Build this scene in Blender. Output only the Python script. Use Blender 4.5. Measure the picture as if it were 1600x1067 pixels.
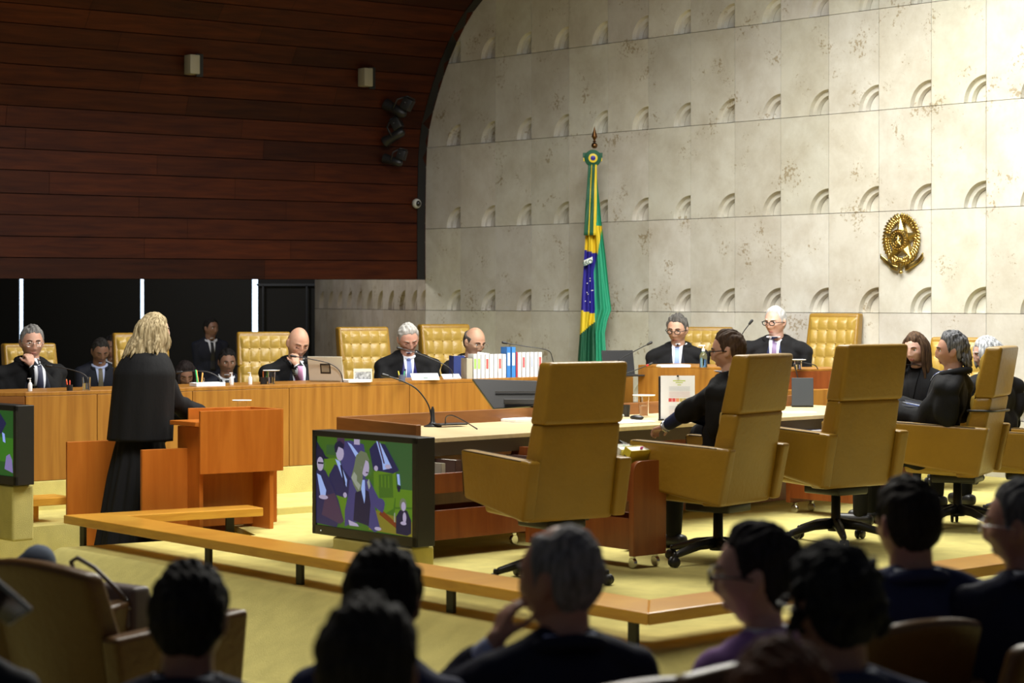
import bpy, bmesh, math, random
import numpy as np
from mathutils import Vector, Matrix, Euler
from mathutils.bvhtree import BVHTree
random.seed(7); rng = np.random.RandomState(5)
for o in list(bpy.data.objects): bpy.data.objects.remove(o)
scn = bpy.context.scene; C = scn.collection; PI = math.pi
V = Vector
# ---------------------------------------------------------------- camera
F = 3300.0; HC = 1.90; HZ = 468.0            # focal length in px, camera height, horizon row
cam_d = bpy.data.cameras.new('camera'); cam = bpy.data.objects.new('camera', cam_d); C.objects.link(cam)
cam.location = (0, 0, HC); cam.rotation_euler = (PI/2, 0, 0)
cam_d.sensor_width = 36; cam_d.lens = F/1600*36; cam_d.shift_y = -(533.5-HZ)/1600
cam_d.clip_start = .1; cam_d.clip_end = 200
cam_d.dof.use_dof = True; cam_d.dof.focus_distance = 15.5; cam_d.dof.aperture_fstop = 3.2
scn.camera = cam
scn.view_settings.view_transform = 'Standard'; scn.view_settings.look = 'None'
scn.view_settings.gamma = 1; scn.view_settings.exposure = 0.0; scn.view_settings.use_curve_mapping = False
wd = bpy.data.worlds.new('world'); scn.world = wd; wd.use_nodes = True
wd.node_tree.nodes['Background'].inputs[0].default_value = (.75, .82, 1, 1)
wd.node_tree.nodes['Background'].inputs[1].default_value = .05
def area(name, loc, target, size, power, col=(1, .96, .9), sy=None, spread=PI):
    d = bpy.data.lights.new(name, 'AREA'); d.energy = power; d.color = col; d.size = size
    d.spread = spread
    if sy: d.shape = 'RECTANGLE'; d.size_y = sy
    o = bpy.data.objects.new(name, d); C.objects.link(o); o.location = loc
    o.rotation_euler = (V(target)-V(loc)).to_track_quat('-Z', 'Y').to_euler(); return o
# ceiling lamps over the stage (behind and above the desks), a wall washer, a weak one over the seats
area('ceiling_light_stage', (1.4, 16.2, 6.3), (.6, 14.0, 0), 4.6, 760, (1, .98, .90), 3.0)
area('ceiling_light_bench', (-1.2, 11.6, 5.8), (-2.2, 16.8, 1.2), 2.0, 95, (1, .98, .93), 1.6, 1.5)
area('ceiling_light_rostrum', (1.4, 12.6, 6.0), (2.6, 18.3, 1.5), 2.0, 70, (1, .98, .94), 1.6, 1.3)
area('ceiling_light_wall', (2.4, 14.2, 6.4), (4.4, 18.4, .8), 3.4, 120, (.96, .99, 1), 1.0, 2.2)
area('ceiling_light_seats', (-.6, 9.7, 5.8), (-.3, 8.6, 0), 3.0, 190, (1, .94, .82), 2.0)
area('ceiling_light_corridor', (-4.2, 24.2, 3.3), (-1.8, 26.6, 1.4), 1.2, 42, (1, .95, .92), .6)

# ---------------------------------------------------------------- pixel helpers
def W(px, py, s): return V(((px-800)/s, F/s, HC-(py-HZ)/s))
def G(px, py, z): return W(px, py, (py-HZ)/(HC-z))
def U2(v): v = V((v[0], v[1])); return v.normalized()

# ---------------------------------------------------------------- materials
def nt(name):
    m = bpy.data.materials.new(name); m.use_nodes = True; n = m.node_tree
    return m, n, n.nodes['Principled BSDF']
def setc(b, c, r=.5, me=0., sp=.5):
    b.inputs['Base Color'].default_value = (*c, 1); b.inputs['Roughness'].default_value = r
    b.inputs['Metallic'].default_value = me; b.inputs['Specular IOR Level'].default_value = sp
def node(n, t, **k):
    x = n.nodes.new(t)
    for a, v in k.items():
        if hasattr(x, a): setattr(x, a, v)
        else: x.inputs[a.replace('_', ' ')].default_value = v
    return x
def coords(n, scale=(1, 1, 1), rot=(0, 0, 0)):
    t = n.nodes.new('ShaderNodeTexCoord'); m = n.nodes.new('ShaderNodeMapping')
    m.inputs['Scale'].default_value = scale; m.inputs['Rotation'].default_value = rot
    n.links.new(t.outputs['Object'], m.inputs[0]); return m
def ramp(n, stops):
    r = n.nodes.new('ShaderNodeValToRGB'); e = r.color_ramp.elements
    while len(e) < len(stops): e.new(.5)
    for k, (p, c) in enumerate(stops): e[k].position = p; e[k].color = (*c, 1)
    return r
def mat(name, c, r=.5, me=0., sp=.5, noise=0., nscale=20, bump=0., bscale=60, stretch=(1, 1, 1)):
    m, n, b = nt(name); setc(b, c, r, me, sp)
    cd = coords(n, stretch)
    if noise:
        x = node(n, 'ShaderNodeTexNoise', Scale=nscale, Detail=4.)
        n.links.new(cd.outputs[0], x.inputs[0])
        rp = ramp(n, [(.3, tuple(v*(1-noise) for v in c)), (.7, tuple(min(1, v*(1+noise)) for v in c))])
        n.links.new(x.outputs[0], rp.inputs[0]); n.links.new(rp.outputs[0], b.inputs['Base Color'])
    if bump:
        x = node(n, 'ShaderNodeTexNoise', Scale=bscale, Detail=3.); n.links.new(cd.outputs[0], x.inputs[0])
        bp = node(n, 'ShaderNodeBump', Strength=bump, Distance=.01)
        n.links.new(x.outputs[0], bp.inputs['Height']); n.links.new(bp.outputs[0], b.inputs['Normal'])
    return m
def wood(name, c1, c2, stretch, r=.35, scale=6, sp=.5, coat=0.):
    m, n, b = nt(name); setc(b, c1, r, 0, sp); cd = coords(n, stretch)
    x = node(n, 'ShaderNodeTexNoise', Scale=scale, Detail=6., Distortion=.6); n.links.new(cd.outputs[0], x.inputs[0])
    rp = ramp(n, [(.32, c1), (.68, c2)]); n.links.new(x.outputs[0], rp.inputs[0])
    n.links.new(rp.outputs[0], b.inputs['Base Color'])
    bp = node(n, 'ShaderNodeBump', Strength=.08, Distance=.004)
    n.links.new(x.outputs[0], bp.inputs['Height']); n.links.new(bp.outputs[0], b.inputs['Normal'])
    b.inputs['Coat Weight'].default_value = coat; b.inputs['Coat Roughness'].default_value = .2
    return m
def emis(name, c, st):
    m, n, b = nt(name); setc(b, (0, 0, 0), .4)
    b.inputs['Emission Color'].default_value = (*c, 1); b.inputs['Emission Strength'].default_value = st; return m
def travertine(name, dark, light):
    m, n, b = nt(name); setc(b, light, .55); cd = coords(n, (1, 1, 1))
    a = node(n, 'ShaderNodeTexNoise', Scale=2.2, Detail=9., Roughness=.7, Distortion=.15)
    n.links.new(cd.outputs[0], a.inputs[0])
    rp = ramp(n, [(.33, dark), (.62, light)]); n.links.new(a.outputs[0], rp.inputs[0])
    at = n.nodes.new('ShaderNodeAttribute'); at.attribute_name = 'tint'
    mx = n.nodes.new('ShaderNodeMix'); mx.data_type = 'RGBA'; mx.blend_type = 'MULTIPLY'; mx.inputs[0].default_value = 1
    n.links.new(rp.outputs[0], mx.inputs[6]); n.links.new(at.outputs['Color'], mx.inputs[7])
    # pits: thresholded noise in clusters
    p = node(n, 'ShaderNodeTexNoise', Scale=30., Detail=4., Roughness=.7); n.links.new(cd.outputs[0], p.inputs[0])
    q = node(n, 'ShaderNodeTexNoise', Scale=3.2, Detail=2.); n.links.new(cd.outputs[0], q.inputs[0])
    mu = n.nodes.new('ShaderNodeMath'); mu.operation = 'MULTIPLY'
    n.links.new(p.outputs[0], mu.inputs[0]); n.links.new(q.outputs[0], mu.inputs[1])
    pr = ramp(n, [(.345, (1, 1, 1)), (.40, (.62, .54, .42))]); n.links.new(mu.outputs[0], pr.inputs[0])
    m2 = n.nodes.new('ShaderNodeMix'); m2.data_type = 'RGBA'; m2.blend_type = 'MULTIPLY'; m2.inputs[0].default_value = 1
    n.links.new(mx.outputs[2], m2.inputs[6]); n.links.new(pr.outputs[0], m2.inputs[7])
    n.links.new(m2.outputs[2], b.inputs['Base Color'])
    bp = node(n, 'ShaderNodeBump', Strength=.15, Distance=.005); n.links.new(pr.outputs[0], bp.inputs['Height'])
    n.links.new(bp.outputs[0], b.inputs['Normal']); return m
def vcol_mat(name, r=.5, me=0):
    m, n, b = nt(name); setc(b, (1, 1, 1), r, me); at = n.nodes.new('ShaderNodeAttribute'); at.attribute_name = 'tint'
    n.links.new(at.outputs['Color'], b.inputs['Base Color']); return m
M = {}
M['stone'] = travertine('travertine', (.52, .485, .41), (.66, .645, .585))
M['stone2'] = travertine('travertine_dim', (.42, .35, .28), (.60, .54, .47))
M['plank'] = wood('dark_plank', (.10, .022, .006), (.22, .06, .014), (.35, .35, 5), .45, 3)
M['black'] = mat('black_metal', (.012, .012, .012), .45)
M['carpet'] = mat('yellow_carpet', (.61, .535, .19), .95, 0, .1, .10, 7, .5, 240)
M['bench'] = wood('bench_wood', (.25, .10, .014), (.36, .165, .026), (7, 7, .35), .4, 3)
M['orange'] = wood('lectern_wood', (.42, .115, .012), (.52, .16, .02), (5, 5, .5), .33, 3)
M['rail'] = wood('rail_wood', (.62, .29, .035), (.76, .40, .055), (.8, .8, 6), .3, 4, coat=.3)
M['red'] = wood('dark_red_wood', (.19, .045, .010), (.27, .075, .016), (5, 5, .5), .35, 3, coat=.2)
M['walnut'] = wood('desk_side_wood', (.20, .075, .02), (.27, .11, .03), (1, 1, 7), .35, 3)
M['top'] = wood('pale_desk_top', (.62, .48, .26), (.70, .56, .32), (1, 6, 1), .35, 4)
M['leather'] = mat('tan_leather', (.30, .165, .018), .34, 0, .5, .07, 5, .25, 35)
M['leather_f'] = mat('tufted_leather', (.40, .26, .05), .34, 0, .5, .06, 5, .2, 40)
M['leather_a'] = mat('brown_leather', (.12, .055, .010), .38, 0, .5, .08, 5, .25, 30)
M['piping'] = mat('dark_piping', (.05, .03, .01), .5)
M['plastic'] = mat('black_plastic', (.015, .015, .016), .4)
M['tvframe'] = mat('tv_casing', (.022, .022, .021), .35)
M['robe'] = mat('black_robe', (.008, .008, .009), .85, 0, .22, 0, 5, .4, 9, (3, 3, .8))
M['robe_b'] = mat('blue_robe', (.012, .012, .11), .5, 0, .4, 0, 5, .4, 9, (3, 3, .8))
M['suit'] = mat('dark_suit', (.010, .012, .022), .75, 0, .3)
M['navy'] = mat('navy_suit', (.022, .030, .085), .8, 0, .25, .1, 30, .3, 12)
M['navy2'] = mat('dark_navy_suit', (.010, .013, .035), .8, 0, .25, .1, 30, .3, 12)
M['purple'] = mat('purple_jacket', (.36, .20, .50), .85, 0, .2, .08, 30, .3, 14)
M['shirt'] = mat('white_shirt', (.72, .75, .82), .8)
M['shirt_b'] = mat('blue_shirt', (.45, .52, .80), .8)
M['white'] = mat('white_plastic', (.8, .8, .8), .4)
M['paper'] = mat('white_paper', (.92, .93, .95), .8)
M['brass'] = mat('brass', (.55, .40, .13), .3, 1., .5, .2, 30)
M['bronze'] = mat('bronze', (.20, .10, .04), .35, 1.)
M['chrome'] = mat('chrome', (.7, .7, .7), .2, 1.)
M['denim'] = mat('grey_denim', (.10, .13, .19), .85)
M['glassdark'] = mat('dark_blind', (.010, .0095, .009), .6)
M['daylight'] = emis('daylight', (.62, .80, 1.0), 3.2)
def glass(name, c=(1, 1, 1), r=.02):
    m, n, b = nt(name); setc(b, c, r); b.inputs['Transmission Weight'].default_value = 1; b.inputs['IOR'].default_value = 1.3; return m
M['glass'] = glass('clear_glass'); M['gel'] = glass('blue_gel', (.35, .65, 1), .1)
_cm = {}
def col(c, r=.6, me=0):
    k = (tuple(round(v, 3) for v in c), r, me)
    if k not in _cm: _cm[k] = mat('paint_%d' % len(_cm), c, r, me)
    return _cm[k]
def skin(c):
    k = ('skin', c)
    if k not in _cm:
        m, n, b = nt('skin_%d' % len(_cm)); setc(b, c, .5, 0, .4)
        b.inputs['Subsurface Weight'].default_value = .12; b.inputs['Subsurface Radius'].default_value = (.02, .008, .004)
        cd = coords(n, (1, 1, 1)); x = node(n, 'ShaderNodeTexNoise', Scale=14., Detail=3.); n.links.new(cd.outputs[0], x.inputs[0])
        rp = ramp(n, [(.3, (c[0]*.9, c[1]*.8, c[2]*.78)), (.7, c)]); n.links.new(x.outputs[0], rp.inputs[0])
        n.links.new(rp.outputs[0], b.inputs['Base Color']); _cm[k] = m
    return _cm[k]
def hairmat(c1, c2=None):
    k = ('hair', c1, c2)
    if k not in _cm:
        c2 = c2 or tuple(v*1.7+.004 for v in c1)
        m, n, b = nt('hair_%d' % len(_cm)); setc(b, c1, .75, 0, .18); cd = coords(n, (150, 150, 22))
        x = node(n, 'ShaderNodeTexNoise', Scale=2.2, Detail=3.); n.links.new(cd.outputs[0], x.inputs[0])
        cl_ = coords(n, (50, 50, 5)); xl = node(n, 'ShaderNodeTexNoise', Scale=1.6, Detail=4.); n.links.new(cl_.outputs[0], xl.inputs[0])
        rp = ramp(n, [(.38, c1), (.62, c2)]); n.links.new(xl.outputs[0], rp.inputs[0])
        n.links.new(rp.outputs[0], b.inputs['Base Color'])
        bp = node(n, 'ShaderNodeBump', Strength=.35, Distance=.003); n.links.new(x.outputs[0], bp.inputs['Height'])
        n.links.new(bp.outputs[0], b.inputs['Normal']); _cm[k] = m
    return _cm[k]

# ---------------------------------------------------------------- mesh builder
class MB:
    def __init__(s): s.v = []; s.f = []; s.mi = []; s.cur = 0
    def add(s, vs, fs):
        o = len(s.v); s.v += [tuple(v) for v in vs]; s.f += [tuple(i+o for i in f) for f in fs]; s.mi += [s.cur]*len(fs); return s
    def box(s, c, d, rot=None, bev=0.):
        bm = bmesh.new(); bmesh.ops.create_cube(bm, size=1)
        for v in bm.verts: v.co = V((v.co.x*d[0], v.co.y*d[1], v.co.z*d[2]))
        if bev: bmesh.ops.bevel(bm, geom=bm.edges[:], offset=min(bev, min(d)*.45), segments=3, affect='EDGES', profile=.5)
        R = Euler(rot).to_matrix() if rot is not None else Matrix.Identity(3)
        vs = [R @ v.co + V(c) for v in bm.verts]; bm.verts.index_update()
        fs = [[v.index for v in f.verts] for f in bm.faces]; bm.free(); return s.add(vs, fs)
    def prism(s, pts, z0, z1, bev=0., tf=None):
        """polygon pts (x,y) counter-clockwise extruded z0..z1"""
        bm = bmesh.new(); lo = [bm.verts.new((p[0], p[1], z0)) for p in pts]; hi = [bm.verts.new((p[0], p[1], z1)) for p in pts]
        bm.faces.new(lo[::-1]); bm.faces.new(hi); n = len(pts)
        for i in range(n): bm.faces.new((lo[i], lo[(i+1) % n], hi[(i+1) % n], hi[i]))
        if bev: bmesh.ops.bevel(bm, geom=bm.edges[:], offset=bev, segments=2, affect='EDGES', profile=.5)
        bmesh.ops.recalc_face_normals(bm, faces=bm.faces[:]); bm.verts.index_update()
        vs = [(tf @ v.co) if tf else v.co.copy() for v in bm.verts]
        fs = [[v.index for v in f.verts] for f in bm.faces]; bm.free(); return s.add(vs, fs)
    def tube(s, pts, r, seg=10, cap=True):
        pts = [V(p) for p in pts]; rs = r if isinstance(r, (list, tuple)) else [r]*len(pts)
        vs = []; fs = []; ref = None
        for i, p in enumerate(pts):
            t = (pts[min(i+1, len(pts)-1)]-pts[max(i-1, 0)]).normalized()
            if ref is None:
                ref = V((0, 0, 1)) if abs(t.z) < .9 else V((1, 0, 0))
            a = t.cross(ref).normalized(); b = a.cross(t).normalized(); ref = b
            for k in range(seg):
                q = 2*PI*k/seg; vs.append(p+(a*math.cos(q)+b*math.sin(q))*rs[i])
        for i in range(len(pts)-1):
            for k in range(seg):
                k2 = (k+1) % seg; fs.append((i*seg+k, i*seg+k2, (i+1)*seg+k2, (i+1)*seg+k))
        if cap: fs.append(tuple(range(seg))[::-1]); fs.append(tuple((len(pts)-1)*seg+k for k in range(seg)))
        return s.add(vs, fs)
    def cap(s, p0, p1, r0, r1=None, seg=12):
        """tapered capsule"""
        p0 = V(p0); p1 = V(p1); r1 = r0 if r1 is None else r1; ax = p1-p0
        if ax.length < 1e-5: ax = V((0, 0, 1e-4)); p1 = p0+ax
        t = ax.normalized(); P = []; R = []
        for k in range(0, 5):
            q = PI/2*k/4.; P.append(p0-t*r0*math.cos(q)); R.append(max(r0*math.sin(q), r0*.04))
        for k in range(4, -1, -1):
            q = PI/2*k/4.; P.append(p1+t*r1*math.cos(q)); R.append(max(r1*math.sin(q), r1*.04))
        a = t.orthogonal().normalized(); b = t.cross(a); vs = []; fs = []
        for p, r in zip(P, R):
            for k in range(seg): q = 2*PI*k/seg; vs.append(p+(a*math.cos(q)+b*math.sin(q))*r)
        n = len(P)
        for i in range(n-1):
            for k in range(seg): k2 = (k+1) % seg; fs.append((i*seg+k, i*seg+k2, (i+1)*seg+k2, (i+1)*seg+k))
        fs.append(tuple(range(seg))[::-1]); fs.append(tuple((n-1)*seg+k for k in range(seg)))
        return s.add(vs, fs)
    def ell(s, c, r, rot=None, nu=20, nv=14):
        R = (Euler(rot).to_matrix() if not isinstance(rot, Matrix) else rot) if rot is not None else Matrix.Identity(3)
        c = V(c); vs = [c+R @ V((0, 0, -r[2]))]; fs = []
        for j in range(1, nv):
            th = PI*j/nv-PI/2
            for i in range(nu):
                ph = 2*PI*i/nu; vs.append(c+R @ V((r[0]*math.cos(th)*math.cos(ph), r[1]*math.cos(th)*math.sin(ph), r[2]*math.sin(th))))
        vs.append(c+R @ V((0, 0, r[2]))); L = len(vs)-1
        for i in range(nu): fs.append((0, 1+(i+1) % nu, 1+i))
        for j in range(nv-2):
            for i in range(nu): a = 1+j*nu+i; b = 1+j*nu+(i+1) % nu; fs.append((a, b, b+nu, a+nu))
        for i in range(nu): fs.append((L, 1+(nv-2)*nu+i, 1+(nv-2)*nu+(i+1) % nu))
        return s.add(vs, fs)
    def lathe(s, prof, c=(0, 0, 0), seg=24, rot=None):
        R = Euler(rot).to_matrix() if rot is not None else Matrix.Identity(3); c = V(c); vs = []; fs = []
        for r, z in prof:
            for k in range(seg): q = 2*PI*k/seg; vs.append(c+R @ V((r*math.cos(q), r*math.sin(q), z)))
        for i in range(len(prof)-1):
            for k in range(seg): k2 = (k+1) % seg; fs.append((i*seg+k, i*seg+k2, (i+1)*seg+k2, (i+1)*seg+k))
        if prof[0][0] > 1e-4: fs.append(tuple(range(seg))[::-1])
        if prof[-1][0] > 1e-4: fs.append(tuple((len(prof)-1)*seg+k for k in range(seg)))
        return s.add(vs, fs)
    def grid(s, fn, nu, nv):
        vs = [fn(i/nu, j/nv) for j in range(nv+1) for i in range(nu+1)]
        fs = [(j*(nu+1)+i, j*(nu+1)+i+1, (j+1)*(nu+1)+i+1, (j+1)*(nu+1)+i) for j in range(nv) for i in range(nu)]
        return s.add(vs, fs)
    def build(s, name, m, parent=None, smooth=False, solid=0., mi=False):
        me = bpy.data.meshes.new(name); me.from_pydata([tuple(v) for v in s.v], [], s.f)
        for x in (m if isinstance(m, (list, tuple)) else [m]): me.materials.append(x)
        if isinstance(m, (list, tuple)): me.polygons.foreach_set('material_index', s.mi)
        if smooth: me.polygons.foreach_set('use_smooth', [True]*len(me.polygons))
        me.update(); o = bpy.data.objects.new(name, me); C.objects.link(o)
        if parent: o.parent = parent
        if solid: md = o.modifiers.new('solid', 'SOLIDIFY'); md.thickness = solid
        if smooth == 2:
            try: me.set_sharp_from_angle(angle=math.radians(42))
            except Exception: pass
        return o
def thing(name, label, cat, loc=(0, 0, 0), rotz=0., group=None):
    o = bpy.data.objects.new(name, None); C.objects.link(o); o.empty_display_size = .1
    o.location = loc; o.rotation_euler = (0, 0, rotz); o['label'] = label; o['category'] = cat
    if group: o['group'] = group
    return o
def tag(o, label, cat, group=None):
    o['label'] = label; o['category'] = cat
    if group: o['group'] = group
    return o
def struct(o): o['kind'] = 'structure'; return o
def dup(root, loc, rotz, label, group=None, scale=None):
    r = root.copy(); C.objects.link(r); r.location = loc; r.rotation_euler = (0, 0, rotz); r['label'] = label
    if scale: r.scale = scale
    if group: r['group'] = group
    for ch in list(root.children):
        c = ch.copy(); C.objects.link(c); c.parent = r
        for g in list(ch.children): d = g.copy(); C.objects.link(d); d.parent = c
    return r
def yaw(f): return math.atan2(f[1], f[0])-PI/2       # local +Y looks along f
def rz(v, a): c, s_ = math.cos(a), math.sin(a); return V((v[0]*c-v[1]*s_, v[0]*s_+v[1]*c, v[2] if len(v) > 2 else 0))

# ================================================================ THE ROOM
SW = 155.0; VPW = -2184.0
def swall(px): return SW*(px-VPW)/(1057-VPW)
def WP(px, py): return W(px, py, swall(px))
O0 = WP(719.6, HZ); O1 = WP(1541, HZ); D = (O1-O0); D.z = 0; WCOL = D.length/12; D.normalize()
NI = V((-D.y*-1, D.x*-1, 0)); NI = V((D.y, -D.x, 0))      # pointing towards the camera side
if NI.y > 0: NI = -NI
WROW = 144.3/SW; ZR = HC-17.0/swall(700)
def uw(px): return (WP(px, HZ)-O0).dot(D)
M_PANEL = []
def panel_wall(name, org, d, ni, ucs, zs, r, m, tint=1., skip=None, clip=None):
    me_v = []; me_f = []; tc = []
    def P(u, z, dep): q = org+d*u-ni*dep; return (q.x, q.y, z)
    def quadf(pts, t): o = len(me_v); me_v.extend(pts); me_f.append(tuple(range(o, o+len(pts)))); tc.append(t)
    g = .0025; NA = 14
    for i in range(len(ucs)-1):
        for j in range(len(zs)-1):
            u0, u1, z0, z1 = ucs[i]+g, ucs[i+1]-g, zs[j]+g, zs[j+1]-g
            tt = rng.uniform(.88, 1.03)*tint; t = (tt, tt*rng.uniform(.975, 1.0), tt*rng.uniform(.92, 1.0))
            arc = lambda rr: [(u1-rr*math.cos(q*PI/2/NA), z0+rr*math.sin(q*PI/2/NA)) for q in range(NA+1)]
            quadf([P(u0, z0, 0)]+[P(a, b, 0) for a, b in arc(r)]+[P(u1, z1, 0), P(u0, z1, 0)], t)
            steps = [(r, 0), (r-.012, .045), (r-.05, .045), (r-.062, .090)]
            for (ra, da), (rb, db) in zip(steps, steps[1:]):
                A = arc(ra); B = arc(rb)
                for k in range(NA): quadf([P(*A[k], da), P(*B[k], db), P(*B[k+1], db), P(*A[k+1], da)], t)
            B = arc(r-.066); quadf([P(u1, z0, .09)]+[P(a, b, .09) for a, b in B], t)
            quadf([P(u1-r, z0, 0), P(u1, z0, 0), P(u1, z0, .09), P(u1-r, z0, .09)], t)
            quadf([P(u1, z0, 0), P(u1, z0+r, 0), P(u1, z0+r, .09), P(u1, z0, .09)], t)
            for (a, b) in (((u0, z0), (u1, z0)), ((u1, z0+r), (u1, z1)), ((u1, z1), (u0, z1)), ((u0, z1), (u0, z0))):
                quadf([P(*a, 0), P(*b, 0), P(*b, .02), P(*a, .02)], t)
    o = len(me_v); U0, U1, Z0, Z1 = ucs[0], ucs[-1], zs[0], zs[-1]
    quadf([P(U0, Z0, .095), P(U1, Z0, .095), P(U1, Z1, .095), P(U0, Z1, .095)], (.5, .45, .35))
    me = bpy.data.meshes.new(name); me.from_pydata(me_v, [], me_f); me.materials.append(m)
    ca = me.color_attributes.new('tint', 'FLOAT_COLOR', 'CORNER'); k = 0
    for p in me.polygons:
        for li in p.loop_indices: ca.data[li].color = (*tc[p.index], 1)
    ob = bpy.data.objects.new(name, me); C.objects.link(ob); return struct(ob)
zs = [ZR+WROW*k for k in range(-2, 7)]
panel_wall('wall_back', O0, D, NI, [uw(665)]+[WCOL*k for k in range(0, 19)], zs, WROW*.252, M['stone'])
# side return of the stone wall, running back behind the bench
C0 = WP(665, HZ); E0 = W(492, HZ, swall(665)/1.195); D2 = (E0-C0); L2 = D2.length; D2.normalize(); N2 = V((-D2.y, D2.x, 0))
if N2.x > 0: N2 = -N2
D2r = -D2
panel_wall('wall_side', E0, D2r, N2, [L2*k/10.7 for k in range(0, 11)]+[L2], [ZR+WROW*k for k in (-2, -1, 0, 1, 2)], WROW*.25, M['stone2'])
# curved plank vault
prof_px = [(665, 437), (665, 340), (666.5, 247), (668.5, 222), (672, 194), (680, 164), (689, 133), (700, 100), (719, 55), (738, 21), (755, 0)]
prof = [((WP(x, y)-O0).dot(D), WP(x, y).z) for x, y in prof_px]
ul, zl = prof[-1]
prof += [(ul+.35, zl+.38), (ul+.85, zl+.8), (ul+1.5, zl+1.15), (ul+2.4, zl+1.45), (ul+4, zl+1.7), (ul+8, zl+1.8), (ul+14, zl+1.8)]
EV = V((-.80, -.60, 0))
def resample(P, step):
    L = [0.]
    for a, b in zip(P, P[1:]): L.append(L[-1]+math.hypot(b[0]-a[0], b[1]-a[1]))
    n = int(L[-1]/step)+1; q = [step*i for i in range(n)]+[L[-1]]
    return list(zip(np.interp(q, L, [p[0] for p in P]), np.interp(q, L, [p[1] for p in P])))
pp = resample(prof, .215)
mb = MB(); tints = []
LV = 15.
for k in range(len(pp)-1):
    (u0, z0), (u1, z1) = pp[k], pp[k+1]; gx, gz = (u1-u0)*.02, (z1-z0)*.02; t0 = 0
    while t0 < LV:
        t1 = min(LV, t0+rng.uniform(1.2, 3.2))
        def Q(u, z, t, dz=0):
            q = O0+D*u+EV*t; zz = z-.004*t*(1 if z < 3 else 0); return (q.x, q.y, zz)
        a = [Q(u0+gx, z0+gz, t0+.002), Q(u0+gx, z0+gz, t1-.002), Q(u1-gx, z1-gz, t1-.002), Q(u1-gx, z1-gz, t0+.002)]
        mb.add(a, [(0, 1, 2, 3)]); tints.append(rng.uniform(.6, 1.25)); t0 = t1
nfront = len(mb.f)
for k in range(len(pp)-1):
    (u0, z0), (u1, z1) = pp[k], pp[k+1]
    def Qb(u, z, t): q = O0+D*(u-.05)+EV*t; return (q.x, q.y, z-.004*t*(1 if z < 3 else 0)+.0)
    mb.add([Qb(u0, z0, 0), Qb(u0, z0, LV), Qb(u1, z1, LV), Qb(u1, z1, 0)], [(0, 1, 2, 3)]); tints.append(.15)
def plankmat():
    m, n, b = nt('vault_planks'); setc(b, (.1, .03, .01), .55, 0, .2); cd = coords(n, (.8, .8, 9), (0, 0, 0))
    x = node(n, 'ShaderNodeTexNoise', Scale=2.4, Detail=6., Distortion=.5); n.links.new(cd.outputs[0], x.inputs[0])
    rp = ramp(n, [(.3, (.032, .005, .001)), (.7, (.072, .014, .002))]); n.links.new(x.outputs[0], rp.inputs[0])
    at = n.nodes.new('ShaderNodeAttribute'); at.attribute_name = 'tint'
    mx = n.nodes.new('ShaderNodeMix'); mx.data_type = 'RGBA'; mx.blend_type = 'MULTIPLY'; mx.inputs[0].default_value = 1
    n.links.new(rp.outputs[0], mx.inputs[6]); n.links.new(at.outputs['Color'], mx.inputs[7]); n.links.new(mx.outputs[2], b.inputs['Base Color'])
    return m
vo = struct(mb.build('ceiling', plankmat()))
ca = vo.data.color_attributes.new('tint', 'FLOAT_COLOR', 'CORNER')
for p in vo.data.polygons:
    for li in p.loop_indices: t = tints[p.index]; ca.data[li].color = (t, t, t, 1)
# black edge strip along the vault / stone junction
mb = MB()
for k in range(len(prof)-1):
    (u0, z0), (u1, z1) = prof[k], prof[k+1]
    q = lambda u, z, n_: tuple((O0+D*u+NI*n_)[:2])+(z,)
    tdir = V((u1-u0, z1-z0)).normalized(); nx, nz = tdir.y*.055, -tdir.x*.055
    a = [q(u0, z0, .01), q(u1, z1, .01), q(u1-nx, z1-nz, .01), q(u0-nx, z0-nz, .01)]
    b = [q(u0, z0, .12), q(u1, z1, .12), q(u1-nx, z1-nz, .12), q(u0-nx, z0-nz, .12)]
    mb.add(a+b, [(0, 1, 2, 3), (7, 6, 5, 4), (0, 4, 5, 1), (3, 2, 6, 7), (0, 3, 7, 4), (1, 5, 6, 2)])
struct(mb.build('trim_1', M['black']))
# dark blinds far behind, with daylight showing in the gaps between them
YB = F/112.
def bx(px): return (px-800)/112.
gaps = [(30.5, 36.5), (219.5, 225), (394, 403)]; edges = [-420]+[e for g in gaps for e in g]+[520]
for i in range(0, len(edges), 2):
    mb = MB(); a, b = bx(edges[i]), bx(edges[i+1]); mb.box(((a+b)/2, YB, 1.7), (b-a, .05, 3.6))
    struct(mb.build('trim_%d' % (2+i//2), M['glassdark']))
mb = MB(); mb.box(((bx(-420)+bx(520))/2, YB+.6, 1.7), (bx(520)-bx(-420), .02, 3.6)); struct(mb.build('window_1', M['daylight']))
mb = MB()   # thin steel frame of the glass door beside the stone return
mb.box((bx(449), YB-.15, 2.105), (bx(492)-bx(400), .04, .03)); mb.box((bx(413), YB-.15, 1.5), (.02, .04, 1.2)); mb.box((bx(481), YB-.15, 1.5), (.02, .04, 1.2))
struct(mb.build('door_1', col((.04, .05, .07), .3)))
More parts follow.
